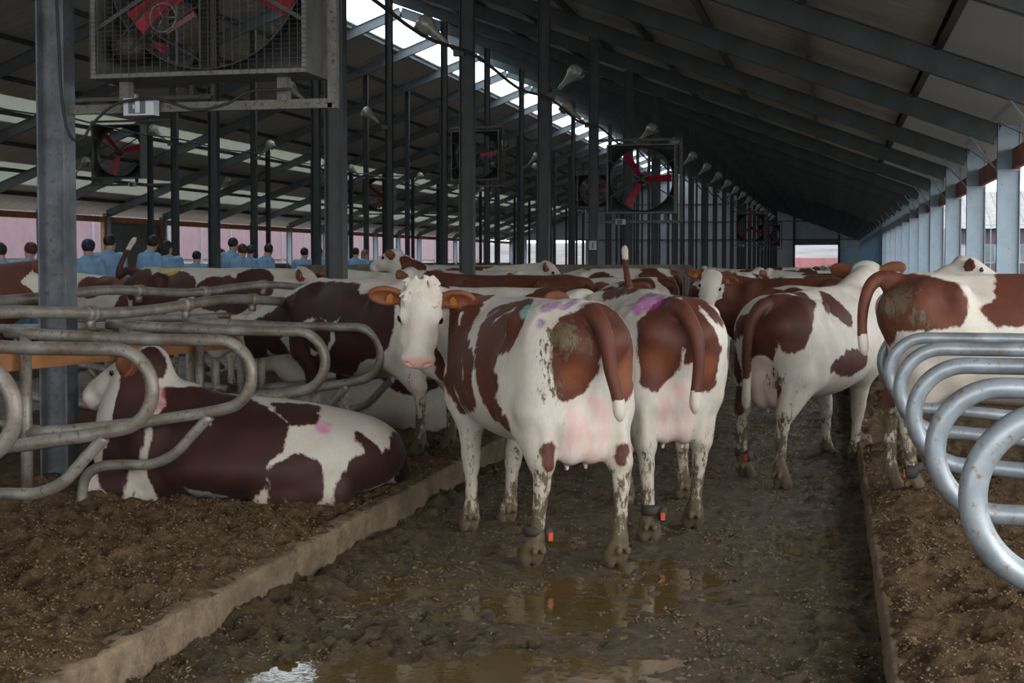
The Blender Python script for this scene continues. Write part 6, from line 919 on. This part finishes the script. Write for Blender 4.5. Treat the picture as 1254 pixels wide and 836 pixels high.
# ------------------------------------------------------------------ fans
def rot_pts(V, a):
    c, s = math.cos(a), math.sin(a); return [(x * c - z * s, y, x * s + z * c) for x, y, z in V]
def fan_parts(S=1.38, phase=20, guard=True, detail=True):
    """parts around the fan's centre, blowing along y"""
    out = []; h = S / 2; R_ = S * 0.455; d = 0.36
    mb = MB()
    for a, b_ in (((-h, -d / 2, -h), (h, d / 2, -h + 0.03)), ((-h, -d / 2, h - 0.03), (h, d / 2, h)), ((-h, -d / 2, -h + 0.03), (-h + 0.03, d / 2, h - 0.03)), ((h - 0.03, -d / 2, -h + 0.03), (h, d / 2, h - 0.03))): mb.box(a, b_)
    out.append(('housing', mb, 'fan_rim', None, False))
    mb = MB(); n = 48; V = []; 
    for k in range(n):
        a = 2 * math.pi * k / n; ca, sa = math.cos(a), math.sin(a); q = (h - 0.03) / max(abs(ca), abs(sa)); V += [(R_ * ca, 0.12, R_ * sa), (q * ca, 0.12, q * sa), (R_ * ca, -0.06, R_ * sa), (R_ * 1.015 * ca, -0.06, R_ * 1.015 * sa)]
    F = []
    for k in range(n):
        a = 4 * k; b_ = 4 * ((k + 1) % n); F += [(a, b_, b_ + 1, a + 1), (a, a + 2, b_ + 2, b_), (a + 2, a + 3, b_ + 3, b_ + 2)]
    mb.add(V, F); out.append(('orifice_panel', mb, 'fan_box', None, True))
    mb = MB(); mb.lathe([(0.02, -0.09), (0.09, -0.08), (0.10, 0.02), (0.02, 0.03)], (0, 0.02, 0), (0, 1, 0), 16); out.append(('hub', mb, 'motor', None, True))
    for k in range(3):
        a = math.radians(phase + 120 * k); V = []; n = 9
        for i in range(n):
            t = i / (n - 1); r = 0.08 + t * (R_ * 0.95 - 0.08); w = 0.06 + 0.025 * t; tw = math.radians(38 - 18 * t)
            for s in (-1, 1):
                for e in (-0.004, 0.004): V.append((r, s * w * math.sin(tw) + e, s * w * math.cos(tw) + 0.02 * t))
        F = []
        for i in range(n - 1):
            b0, b1 = i * 4, i * 4 + 4; F += [(b0, b1, b1 + 2, b0 + 2), (b0 + 1, b0 + 3, b1 + 3, b1 + 1), (b0, b0 + 1, b1 + 1, b1), (b0 + 2, b1 + 2, b1 + 3, b0 + 3)]
        F += [(0, 2, 3, 1), (4 * n - 4, 4 * n - 3, 4 * n - 1, 4 * n - 2)]
        mb = MB(); mb.add(rot_pts(V, a), F); out.append(('blade', mb, 'red', None, False))
    mb = MB()
    for a in (30, 150): ca, sa = math.cos(math.radians(a)), math.sin(math.radians(a)); q = (h - 0.02) / max(abs(ca), abs(sa)); mb.bar((-q * ca, -0.13, -q * sa), (q * ca, -0.13, q * sa), 0.025, 0.03, up=(0, 1, 0))
    out.append(('spider_bracket', mb, 'fan_box', None, False))
    if detail:
        mb = MB(); mb.lathe([(0.02, -0.13), (0.085, -0.12), (0.09, 0.1), (0.06, 0.13), (0.02, 0.14)], (-h + 0.2, -0.02, -h + 0.2), (0, 1, 0), 18); out.append(('motor', mb, 'motor', None, True))
        mb = MB(); pts = [(-0.22 + 0.085 * math.cos(t * math.pi / 12), -0.17, -0.34 + 0.085 * math.sin(t * math.pi / 12)) for t in range(25)]; mb.tube(pts, 0.008, 6)
        for t in range(3): mb.tube([(-0.22, -0.17, -0.34), (-0.22 + 0.085 * math.cos(t * 2.1), -0.17, -0.34 + 0.085 * math.sin(t * 2.1))], 0.006, 5)
        out.append(('belt_wheel', mb, 'fan_rim', None, True))
        mb = MB(); mb.tube([(-h + 0.2, -0.155, -h + 0.26), (-0.03, -0.12, 0.05)], 0.009, 6); mb.tube([(-h + 0.25, -0.155, -h + 0.17), (0.05, -0.12, -0.03)], 0.009, 6); out.append(('drive_belt', mb, 'black', None, False))
    if guard:
        mb = MB(); q = -d / 2 - 0.01; st = 0.05; n = int(S / st)
        for i in range(n + 1): x = -h + i * S / n; mb.tube([(x, q, -h), (x, q, h)], 0.0016, 4, False)
        for i in range(int(S / 0.028) + 1): z = -h + i * 0.028; mb.tube([(-h, q - 0.002, z), (h, q - 0.002, z)], 0.0013, 4, False)
        out.append(('wire_guard', mb, 'wire', None, False))
    return out
def make_fan(x, y, z, label, side=1, phase=20, near=False, post_x=None, mirror=False):
    S = 1.38; root = empty('barn_fan', (x, y, z)); meta(root, label, 'fan')
    for nm, mb, mt, par, sm in fan_parts(S, phase, guard=near, detail=near): mb.build(nm, M[mt], root, sm)
    # bracket on the post
    h = S / 2; px = post_x - x; e = -h - 0.09 if px > 0 else h + 0.09; mb = MB()
    for zz in (-h - 0.16, h + 0.10):
        mb.bar((px, 0.02, zz), (e, 0.02, zz), 0.05, 0.055)
    mb.bar((e, 0.02, -h - 0.19), (e, 0.02, h + 0.13), 0.05, 0.055, up=(1, 0, 0)); mb.box((e + (0.3 if px > 0 else -0.32) * 0 - 0.02, -0.02, -h - 0.16), (e + 0.02, 0.06, -h - 0.1))
    for xx in (-h + 0.1, h - 0.25): mb.box((xx, -0.02, -h - 0.14), (xx + 0.06, 0.05, -h))
    mb.build('bracket', M['bracket'], root)
    mb = MB(); cx_ = -h + 0.27 if px < 0 else h - 0.3; mb.box((cx_ - 0.10, -0.10, -h - 0.215), (cx_ + 0.10, -0.03, -h - 0.11)); cb = mb.build('control_box', M['label_white'], root)
    mb = MB(); mb.box((cx_ - 0.065, -0.104, -h - 0.205), (cx_ + 0.045, -0.1, -h - 0.12)); lb = mb.build('label_panel', M['label_dark'], cb)
    if near:
        mb = MB(); mb.box((cx_ - 0.02, -0.107, -h - 0.20), (cx_ + 0.01, -0.104, -h - 0.125)); mb.box((cx_ - 0.035, -0.107, -h - 0.175), (cx_ - 0.025, -0.104, -h - 0.15)); mb.build('pictogram', M['label_white'], lb)
    return root
make_fan(-3.665, Y0, 3.385, 'large barn fan nearest the camera, red blades behind a wire guard', phase=-28, near=True, post_x=-4.7)
make_fan(-3.72, Y0 + 20, 3.24, 'red-bladed barn fan beside the alley, nearer of the middle ones', phase=0, post_x=-4.7)
make_fan(-3.80, Y0 + 60, 3.2, 'small distant barn fan before the far end wall', phase=90, post_x=-4.7)
make_fan(-3.80, Y0 + 80, 3.2, 'smallest, furthest barn fan before the far end wall', phase=70, post_x=-4.7)
make_fan(-9.1, Y0 + 10, 4.72, 'barn fan half hidden under the big near one', phase=-90, post_x=-10.65)
make_fan(-9.72, Y0 + 30, 4.55, 'barn fan hanging over the feed passage left of centre', phase=125, post_x=-10.65)
make_fan(-9.75, Y0 + 50, 4.55, 'barn fan over the feed passage right of centre', phase=0, post_x=-10.65)
make_fan(-17.95, Y0 + 25, 4.42, 'barn fan beyond the widest steel column on the left', phase=130, post_x=-16.4)
make_fan(-19.2, Y0 + 50, 4.5, 'small barn fan between the posts left of centre', phase=20, post_x=-16.4)
# wiring on the near column
wpts = [(-4.66, 7.70, 5.0), (-4.64, 7.68, 3.9), (-4.60, 7.67, 3.0), (-4.57, 7.66, 2.56), (-4.52, 7.66, 2.36), (-4.44, 7.66, 2.34), (-4.36, 7.66, 2.44), (-4.2, 7.66, 2.55), (-3.95, 7.66, 2.57), (-3.7, 7.66, 2.50), (-3.5, 7.67, 2.53), (-3.35, 7.68, 2.60), (-3.1, 7.7, 2.61)]
mb = MB(); mb.tube(smooth_path(wpts, 8), 0.009, 6); o = mb.build('power_cable', M['black'], None, True); meta(o, 'black cable drooping down the near column to the fan', 'cable')

# ------------------------------------------------------------------ lamps on the posts
def make_lamp(x, y, z, s, label, grp):
    root = empty('barn_lamp', (x, y, z)); meta(root, label, 'lamp', grp); a = math.radians(42); ax = (s * math.cos(a), -0.15, math.sin(a)); o = np.array((s * 0.06, 0, 0))
    ax = np.array(ax); ax /= np.linalg.norm(ax)
    mb = MB(); mb.box((-0.10 if s < 0 else -0.05, -0.05, -0.05), (0.05 if s < 0 else 0.10, 0.05, 0.05)); mb.tube([o, o + ax * 0.20], 0.018, 8); mb.build('arm', M['bracket'], root)
    prof = [(0.02, 0.16), (0.034, 0.18), (0.045, 0.30), (0.075, 0.42), (0.125, 0.50), (0.135, 0.56), (0.12, 0.63), (0.075, 0.67), (0.01, 0.68)]
    mb = MB(); mb.lathe(prof, o, ax, 18); hd_ = mb.build('lamp_head', M['lamp_shell'], root, True)
    nrm = np.cross(ax, (0, 1, 0)); nrm = nrm * (-1 if nrm[2] > 0 else 1); c = o + ax * 0.57 + nrm * 0.10
    mb = MB(); mb.lathe([(0.01, -0.03), (0.09, -0.02), (0.085, 0.045), (0.01, 0.06)], c, nrm, 14); mb.build('glass', M['glass_dark'], hd_, True)
for k in range(2, NBAY - 4):
    y = Y0 + BAY * k
    lab = {2: 'barn lamp upper left of the second post past the near fan', 3: 'barn lamp leaning right from the third post past the near fan', 4: 'barn lamp leaning left just right of the third post'}.get(k)
    z = 4.35 if k < 6 else 4.45
    if k % 2 == 0 and k <= 6: make_lamp(ROWS['A'] - 0.08, y, z, -1, lab or 'barn lamp leaning left from a post along the alley', None if lab else 'left-leaning alley lamps')
    if k % 2 == 1 or k > 4: make_lamp(ROWS['A'] + 0.08, y, z, 1, lab or 'barn lamp leaning right from a post down the alley', None if lab else 'right-leaning alley lamps')
for row, k, s in (('B', 5, -1), ('B', 4, -1), ('B', 7, 1), ('B', 9, -1), ('B', 8, 1), ('C', 5, -1), ('C', 6, 1), ('C', 7, 1), ('C', 8, -1), ('C', 9, 1), ('D', 6, 1), ('D', 8, 1), ('C', 11, 1), ('B', 11, -1)):
    z = {'B': 4.9, 'C': 4.6, 'D': 4.2}[row]; make_lamp(ROWS[row] + s * 0.08, Y0 + BAY * k, z, s, 'pale barn lamp on a post over the feed passage', 'lamps over the feed passage')
pts = []
for k in range(0, 14):
    for t in range(8): u = t / 8; pts.append((ROWS['A'] + 0.12, Y0 + BAY * (k + u), 4.30 - 0.10 * math.sin(math.pi * u) + 0.02 * math.sin(9 * u)))
mb = MB(); mb.tube(pts, 0.022, 6); o = mb.build('power_cable', M['black'], None, True); meta(o, 'thick black cable strung from post to post above the alley', 'cable')
pts = [(ROWS['C'] + 0.12, Y0 + BAY * 3 + 1.2 * i, 4.75 - 0.09 * abs(math.sin(i * 1.2 * math.pi / 5))) for i in range(30)]
mb = MB(); mb.tube(pts, 0.02, 6); o = mb.build('power_cable', M['black'], None, True); meta(o, 'dark cable strung along the posts of the feed passage', 'cable')
# ------------------------------------------------------------------ the nearer cows
PLACED = [('front', 'coat', 1, 'red and white cow in front looking back at the camera, full pink udder', dict(ud=1.15), [('LH', -1)]),
 ('second', 'coat', 1, 'red and white cow seen from behind, right of the cow looking back', dict(ud=1.1), [('LH', -1)]),
 ('third', 'coat', 1, 'white cow with dark red rump standing across the alley on the right', dict(ud=1.0, ruddy=0.2), [('LH', -1)]),
 ('fourth', 'coat', 0.95, 'mud-splashed red cow standing in the right-hand stalls behind the loops', dict(ud=0.9, ruddy=0.45), [('RH', -1)]),
 ('lying', 'coat_dark', 1, 'red-brown and white cow lying in the left-hand stall', dict(ruddy=0.25), []),
 ('stall', 'coat_dark', 0.91, 'dark-patched cow standing in the stall behind the lying cow', dict(ud=0.8, ruddy=0.15), [])]
for key, mt, sc, lab, op, bands in PLACED:
    g, l, h = GEO[key]; pm = PM.get(key, {}); o2 = dict(pm.get('opt', {})); o2.update(op); pm = dict(pm)
    if key == 'lying': pm['patch'] = list(pm['patch']) + [(-0.90, 0.06, 0.24, 0.15), (-0.86, 0.20, 0.18, 0.13), (-0.9, -0.12, 0.2, 0.18)]
    if key == 'third':
        o2['white_face'] = False; pr = g[2]; pm['patch'] = list(pm['patch']) + [tuple(pr['poll'] + pr['R'] @ np.array(q[:3])) + (q[3],) for q in ((0.1, 0.13, -0.06, 0.10), (0.1, -0.13, -0.06, 0.10), (-0.02, 0.0, -0.13, 0.07), (0.2, 0.12, -0.1, 0.08), (0.2, -0.12, -0.1, 0.08))]
    r_ = place_cow(g, l, h, lab, pm.get('patch', []), o2, mt, scale=sc, bands=bands)
    if key == 'front': FRONT = r_
def coat_marks(seed, amount=1.0):
    r = random.Random(seed); out = []
    for i in range(int(7 * amount)):
        x = r.uniform(-0.8, 0.75); s = r.choice((-1, 1)); z = r.uniform(0.85, 1.45)
        for j in range(3): out.append((x + r.uniform(-.15, .15), s * r.uniform(0.12, 0.42), z + r.uniform(-.12, .12), r.uniform(0.13, 0.26)))
    return out
ALLRED = [(x, 0.0, 1.05, 0.62) for x in (-0.7, -0.35, 0.0, 0.35, 0.7)]
NECK = [(0.85, 0, 1.25, 0.25), (0.65, 0, 1.1, 0.3)]
# the herd behind: geometry, place, heading, coat, label
HERD = [
 ('plain', (-8.3, 11.5, 0.16), 2, ALLRED, 'plain red-brown cow behind the rails at the far left', 'coat', 1.0),
 ('raised', (-7.05, 14.6, 0.13), 3, 7, 'red and white cow with tail raised high, behind the left rails', 'coat_dark', 1.0),
 ('plain', (-8.3, 18.9, 0.0), 8, ALLRED, 'plain dark red cow behind the tail-raising one', 'coat_dark', 1.0),
 ('plain', (-5.0, 16.5, 0.1), 168, [], 'cream-coloured cow behind the dark post left of centre', 'coat', 0.97),
 ('high', (-4.75, 18.2, 0.12), 172, [(0.5, 0.1, 1.2, 0.2), (0.8, 0.15, 1.4, 0.16), (0.95, 0.15, 1.5, 0.1)], 'cow lifting its white head above the herd left of centre', 'coat', 0.97),
 ('plain', (-2.85, 12.0, 0.0), 172, 21, 'white-backed cow partly hidden behind the cow looking back', 'coat', 0.98),
 ('plain', (-3.25, 14.3, 0.1), 176, [(x, 0.0, 1.2, 0.45) for x in (-0.5, -0.2, 0.1, 0.4)] + NECK, 'long red-backed cow in front of the concrete partition', 'coat', 0.97),
 ('low', (-3.0, 20.0, 0.1), 185, 33, 'red and white cow beside the concrete partition, left of another', 'coat', 1.0),
 ('raised', (-1.95, 13.4, 0.0), 100, 42, 'cow holding a white tail straight up behind the purple-marked cow', 'coat', 1.0),
 ('plain', (-2.7, 17.2, 0.0), 170, 43, 'red cow behind the one holding its tail up', 'coat', 1.0),
 ('lookback', (-0.45, 17.0, 0.0), 184, ALLRED + NECK, 'red cow with white face turned towards the camera in the middle distance', 'coat', 1.0),
 ('plain', (-1.65, 19.8, 0.0), 95, 51, 'white cow with purple marks beyond the white-faced one', 'coat', 1.0),
 ('high', (0.15, 13.9, 0.0), 2, 57, 'cow whose white head shows above the back of the stalled cow', 'coat', 0.97),
 ('low', (-0.2, 20.5, 0.0), 20, 61, 'red and white cow in the far alley behind the white-faced one', 'coat', 1.0),
 ('plain', (0.1, 24.0, 0.0), 160, 67, 'patched cow further down the alley near the far doorway', 'coat', 1.0),
 ('plain', (-1.6, 26.5, 0.0), 80, 71, 'patched cow seen end-on, far down the alley', 'coat', 1.0),
 ('low', (-0.4, 31.0, 0.0), 10, 73, 'red and white cow far down the alley below the doorway', 'coat', 1.0),
 ('plain', (-2.0, 36.0, 0.0), 170, 79, 'distant patched cow left of the far doorway', 'coat', 1.0),
 ('plain', (0.0, 40.0, 0.0), 100, 83, 'distant white and red cow right of the others', 'coat', 1.0),
 ('plain', (-1.2, 47.0, 0.0), 20, 89, 'furthest patched cow of the alley herd', 'coat', 1.0),
 ('plain', (2.0, 15.8, 0.0), 178, 97, 'patched cow beyond the stalled cow, by the wall pillars', 'coat', 0.95),
 ('plain', (-8.9, 16.9, 0.0), 175, 101, 'red and white cow at the feed fence behind the left stalls', 'coat', 1.0),
 ('plain', (-5.4, 20.4, 0.13), 0, 103, 'patched cow in the stalls left of the dark post', 'coat', 1.0),
 ('low', (-6.2, 23.5, 0.13), 5, 107, 'far cow in the stalls behind the cream-coloured one', 'coat', 1.0),
]
for geo, loc, hd_, mk, lab, mt, sc in HERD:
    op = dict(ud=0.9, ruddy=0.4, dirty=0.8)
    if 'purple' in lab and 'white cow' in lab: op['paint'] = [((0.30, 0.06, 0.28), [(-0.55, s * 0.12, 1.33, 0.12) for s in (1, -1)] + [(-0.4, -0.25, 1.2, 0.1)])]
    if 'raised high' in lab: op['paint'] = [((0.45, 0.38, 0.04), [(-0.35, 0, 1.36, 0.12), (-0.25, -0.05, 1.35, 0.1)])]
    patch = coat_marks(mk, 1.9) if isinstance(mk, int) else mk
    place_cow(GEN[geo], loc, hd_, lab, patch, op, mt, scale=sc, tags=loc[1] < 22, eyes=loc[1] < 26)
# curly forelock of the cow looking back
_g = GEO['front'][0][2]; _R = _g['R']; b = Blob(_g['poll'] - 0.25, _g['poll'] + 0.25, 0.008); rr = random.Random(3)
for i in range(130):
    u, w = rr.uniform(-1, 1), rr.uniform(-1, 1); q = _g['poll'] + _R @ np.array((0.02 + 0.08 * w, 0.10 * u, 0.050 + 0.022 * (1 - u * u) - 0.004 * w)); d = _R @ np.array((rr.uniform(0.3, 1.0), rr.uniform(-.5, .5) + 0.3 * u, 0.0)); b.cone(q, q + d * 0.045, 0.010, 0.006, 0.006)
_V, _Q = b.mesh(); _hair = fast_mesh('forelock', _V, _Q, M['coat'], FRONT); _z = np.zeros(len(_V))
for _n in ('pink', 'bare', 'dirt', 'hoof', 'grime_shade', 'ruddy'): attr(_hair.data, _n, _z)
attr(_hair.data, 'patch', _z - 1); attr(_hair.data, 'tint', np.zeros((len(_V), 4)), True)
# a second cow lying in the stalls
lie2 = cow_body(0.02, None, ((0.95, 0, 0.75), (0.85, 0, -0.4), (0.35, 0, 0.9)), tail=[(-0.84, 0.0, 0.42), (-0.92, -0.03, 0.36), (-0.95, -0.10, 0.22), (-0.93, -0.2, 0.10)], lie=True, ctrl=(0.10, 0, 0.25))
place_cow(lie2, (-3.55, 11.15, BED - 0.02), 184, 'pale cow lying in the stall beyond the dark-patched one', [(-0.2, 0.2, 0.55, 0.3), (0.3, 0.1, 0.5, 0.25)], dict(ruddy=0.2), 'coat_dark')

# ------------------------------------------------------------------ visitors in blue gowns on the feed passage
M['skin'] = simple('skin', (0.50, 0.29, 0.21), 0.5, 0, 0.05, 10, bmp=0); M['gown'] = simple('blue_disposable_gown', (0.20, 0.37, 0.56), 0.7, 0, 0.12, 9, bmp=0.5)
M['trousers'] = simple('dark_trousers', (0.03, 0.035, 0.05), 0.8); M['boots'] = simple('overshoes', (0.15, 0.25, 0.4), 0.5)
for nm, c in (('hair_black', (0.012, 0.010, 0.010)), ('hair_brown', (0.07, 0.035, 0.02)), ('hair_red', (0.10, 0.025, 0.015)), ('hair_navy', (0.012, 0.018, 0.05)), ('hair_fair', (0.28, 0.18, 0.09))): M[nm] = simple(nm, c, 0.6, 0, 0.3, 60)
def person_geo(turn=0.0, lean=0.0, long_hair=False, cap=False):
    """standing, facing +x; returns meshes for body, gown, trousers, hair"""
    hc = np.array((0.03 + lean, 0, 1.60)); ct, st = math.cos(turn), math.sin(turn); RH_ = np.array([[ct, -st, 0], [st, ct, 0], [0, 0, 1]])
    hp_ = lambda x, y, z: hc + RH_ @ np.array((x, y, z))
    b = Blob((-0.36, -0.42, -0.02), (0.50, 0.42, 1.80), 0.014)
    b.ell(hp_(0.0, 0, 0.02), (0.098, 0.076, 0.115), RH_, 0.02); b.ell(hp_(0.035, 0, -0.05), (0.062, 0.056, 0.065), RH_, 0.02); b.cone(hp_(0.095, 0, 0.0), hp_(0.108, 0, -0.025), 0.012, 0.014, 0.012)
    b.ell(hp_(0.088, 0, -0.055), (0.012, 0.024, 0.008), RH_, 0.008)
    for s in (1, -1): b.ell(hp_(0.0, s * 0.078, 0.0), (0.02, 0.012, 0.032), RH_, 0.008); b.ell(hp_(0.092, s * 0.03, 0.012), (0.01, 0.014, 0.008), RH_, 0.006, True)
    b.cone((0.0 + lean * 0.8, 0, 1.54), (lean * 0.5, 0, 1.42), 0.055, 0.065, 0.03)
    b.ell((lean * 0.3, 0, 1.24), (0.115, 0.17, 0.22), k=0.05); b.ell((0, 0, 0.98), (0.11, 0.155, 0.14), k=0.06)
    arms = {}
    for s in (1, -1):
        sh, el, wr = (lean * 0.4, s * 0.19, 1.39), (0.02, s * 0.25, 1.12), (0.13, s * 0.22, 0.90); arms[s] = (sh, el, wr)
        b.chain([sh, el, wr], [0.052, 0.040, 0.028], 0.02); w = np.array(wr); d = unit(np.array(wr) - np.array(el)); lat = unit(np.cross(d, (0, s, 0)))
        b.cone(w, w + d * 0.075, 0.026, 0.030, 0.01)
        for i, (o_, L_f) in enumerate(((-0.03, 0.055), (-0.01, 0.068), (0.01, 0.072), (0.03, 0.062))):
            a_ = w + d * 0.075 + lat * o_; b.chain([a_, a_ + d * L_f * 0.6, a_ + d * L_f * 0.95 + np.array((0, -s * 0.018, 0))], [0.010, 0.009, 0.008], 0.004)
        a_ = w + d * 0.025 + lat * 0.028; b.chain([a_, a_ + lat * 0.03 + d * 0.03, a_ + lat * 0.035 + d * 0.06], [0.012, 0.010, 0.009], 0.006)
        b.chain([(0, s * 0.09, 0.95), (0.01, s * 0.10, 0.50), (-0.02, s * 0.10, 0.09)], [0.09, 0.055, 0.04], 0.02); b.cone((-0.03, s * 0.10, 0.05), (0.15, s * 0.115, 0.035), 0.045, 0.035, 0.02)
    body = b.mesh()
    g_ = Blob((-0.36, -0.46, 0.30), (0.40, 0.46, 1.56), 0.018)
    g_.ell((lean * 0.3 - 0.01, 0, 1.25), (0.165, 0.225, 0.24), k=0.05); g_.cone((0, 0, 1.05), (0, 0, 0.55), 0.20, 0.26, 0.06); g_.cone((lean * 0.5, 0, 1.44), (lean * 0.4, 0, 1.38), 0.085, 0.13, 0.04)
    for s in (1, -1): sh, el, wr = arms[s]; g_.chain([sh, el, tuple(np.array(wr) * 0.85 + np.array(el) * 0.15)], [0.085, 0.075, 0.058], 0.04)
    g_.cut_below(0.42); gown = g_.mesh(); V = gown[0]; ang = np.arctan2(V[:, 1], V[:, 0]); fold = 0.010 * np.sin(ang * 13 + V[:, 2] * 9) + 0.007 * np.sin(ang * 29 - V[:, 2] * 15); gown = (V * np.stack([1 + fold * 3, 1 + fold * 3, np.ones(len(V))], 1), gown[1])
    t_ = Blob((-0.2, -0.3, 0.05), (0.25, 0.3, 0.9), 0.016)
    for s in (1, -1): t_.chain([(0, s * 0.09, 0.8), (0.01, s * 0.10, 0.50), (-0.02, s * 0.10, 0.12)], [0.105, 0.075, 0.07], 0.02)
    t_.cut_below(0.1); trousers = t_.mesh()
    h_ = Blob((-0.3 + lean, -0.25, 1.3), (0.3 + lean, 0.25, 1.8), 0.011)
    h_.ell(hp_(-0.018, 0, 0.045), (0.108, 0.090, 0.105), RH_, 0.01)
    if long_hair: h_.ell(hp_(-0.06, 0, -0.06), (0.065, 0.085, 0.13), RH_, 0.03)
    if cap: h_.ell(hp_(0.0, 0, 0.06), (0.118, 0.10, 0.10), RH_, 0.02)
    else: h_.ell(hp_(0.12, 0, -0.02), (0.085, 0.10, 0.085), RH_, 0.012, True)
    hair = h_.mesh(); return body, gown, trousers, hair
PG = [person_geo(0.0, 0.03), person_geo(0.9, 0.05), person_geo(-0.7, 0.0, long_hair=True), person_geo(0.2, 0.02, cap=True)]
def shoes_mb(s): mb = MB(); mb.add([], []); return mb
def px_to(x, X):                       # where the sight line of a column of the photo meets the plane at X
    a = math.atan((x - 627) / 1700.0) - math.atan(391 / 1700.0); return X / math.tan(a)
PEOPLE = [ # photo column, X, geometry, facing, hair, height scale, label
 (3, -11.3, 0, 170, 'hair_black', 0.93, 'person in a blue gown at the left edge, dark short hair'),
 (35, -11.4, 1, 100, 'hair_red', 0.94, 'person in a blue gown with reddish-brown hair, left of the wide column'),
 (107, -11.2, 3, 95, 'hair_navy', 0.97, 'person in a blue gown and navy cap, just right of the wide column'),
 (133, -11.6, 0, 92, 'hair_black', 1.03, 'tall person in a blue gown seen from behind, black hair'),
 (182, -11.3, 1, 60, 'hair_black', 1.03, 'person in a blue gown turning right beside the raised tail'),
 (205, -12.0, 2, 110, 'hair_black', 1.0, 'person in a blue gown with a dark bun, left of the dark post'),
 (240, -12.2, 0, 90, 'hair_black', 0.90, 'short person in a blue gown between the two dark posts'),
 (271, -13.3, 2, 90, 'hair_brown', 0.94, 'person in a blue gown with brown hair, in the middle group'),
 (284, -12.4, 0, 75, 'hair_black', 1.06, 'taller person in a blue gown with black hair, in the middle group'),
 (293, -11.0, 1, 60, 'hair_brown', 0.97, 'brown-haired person in a blue gown at the front of the middle group'),
 (306, -12.8, 3, 90, 'hair_navy', 0.98, 'person in a blue gown and dark cap, right of the middle group'),
 (325, -11.6, 1, 50, 'hair_black', 0.99, 'dark-haired person in a blue gown looking right'),
 (372, -12.0, 0, 85, 'hair_black', 0.96, 'person in a blue gown left of the dark post by the cream cow'),
 (391, -12.4, 2, 100, 'hair_black', 0.97, 'person in a blue gown partly hidden by the dark post'),
 (435, -12.1, 0, 90, 'hair_black', 0.98, 'black-haired person in a blue gown above the cream cow'),
 (447, -12.5, 2, 80, 'hair_fair', 0.96, 'fair-haired person in a blue gown above the cream cow'),
]
for x, X, gi, fc, hr, sc, lab in PEOPLE:
    y = px_to(x, X); root = empty('person', (X, y, 0.14 + 0.0), math.radians(fc)); root.scale = (sc * 1.06,) * 3; meta(root, lab, 'person', 'visitors in blue gowns')
    (bV, bQ), (gV, gQ), (tV, tQ), (hV, hQ) = PG[gi]
    fast_mesh('body', bV, bQ, M['skin'], root); fast_mesh('gown', gV, gQ, M['gown'], root); fast_mesh('trousers', tV, tQ, M['trousers'], root); fast_mesh('hair', hV, hQ, M[hr], root)
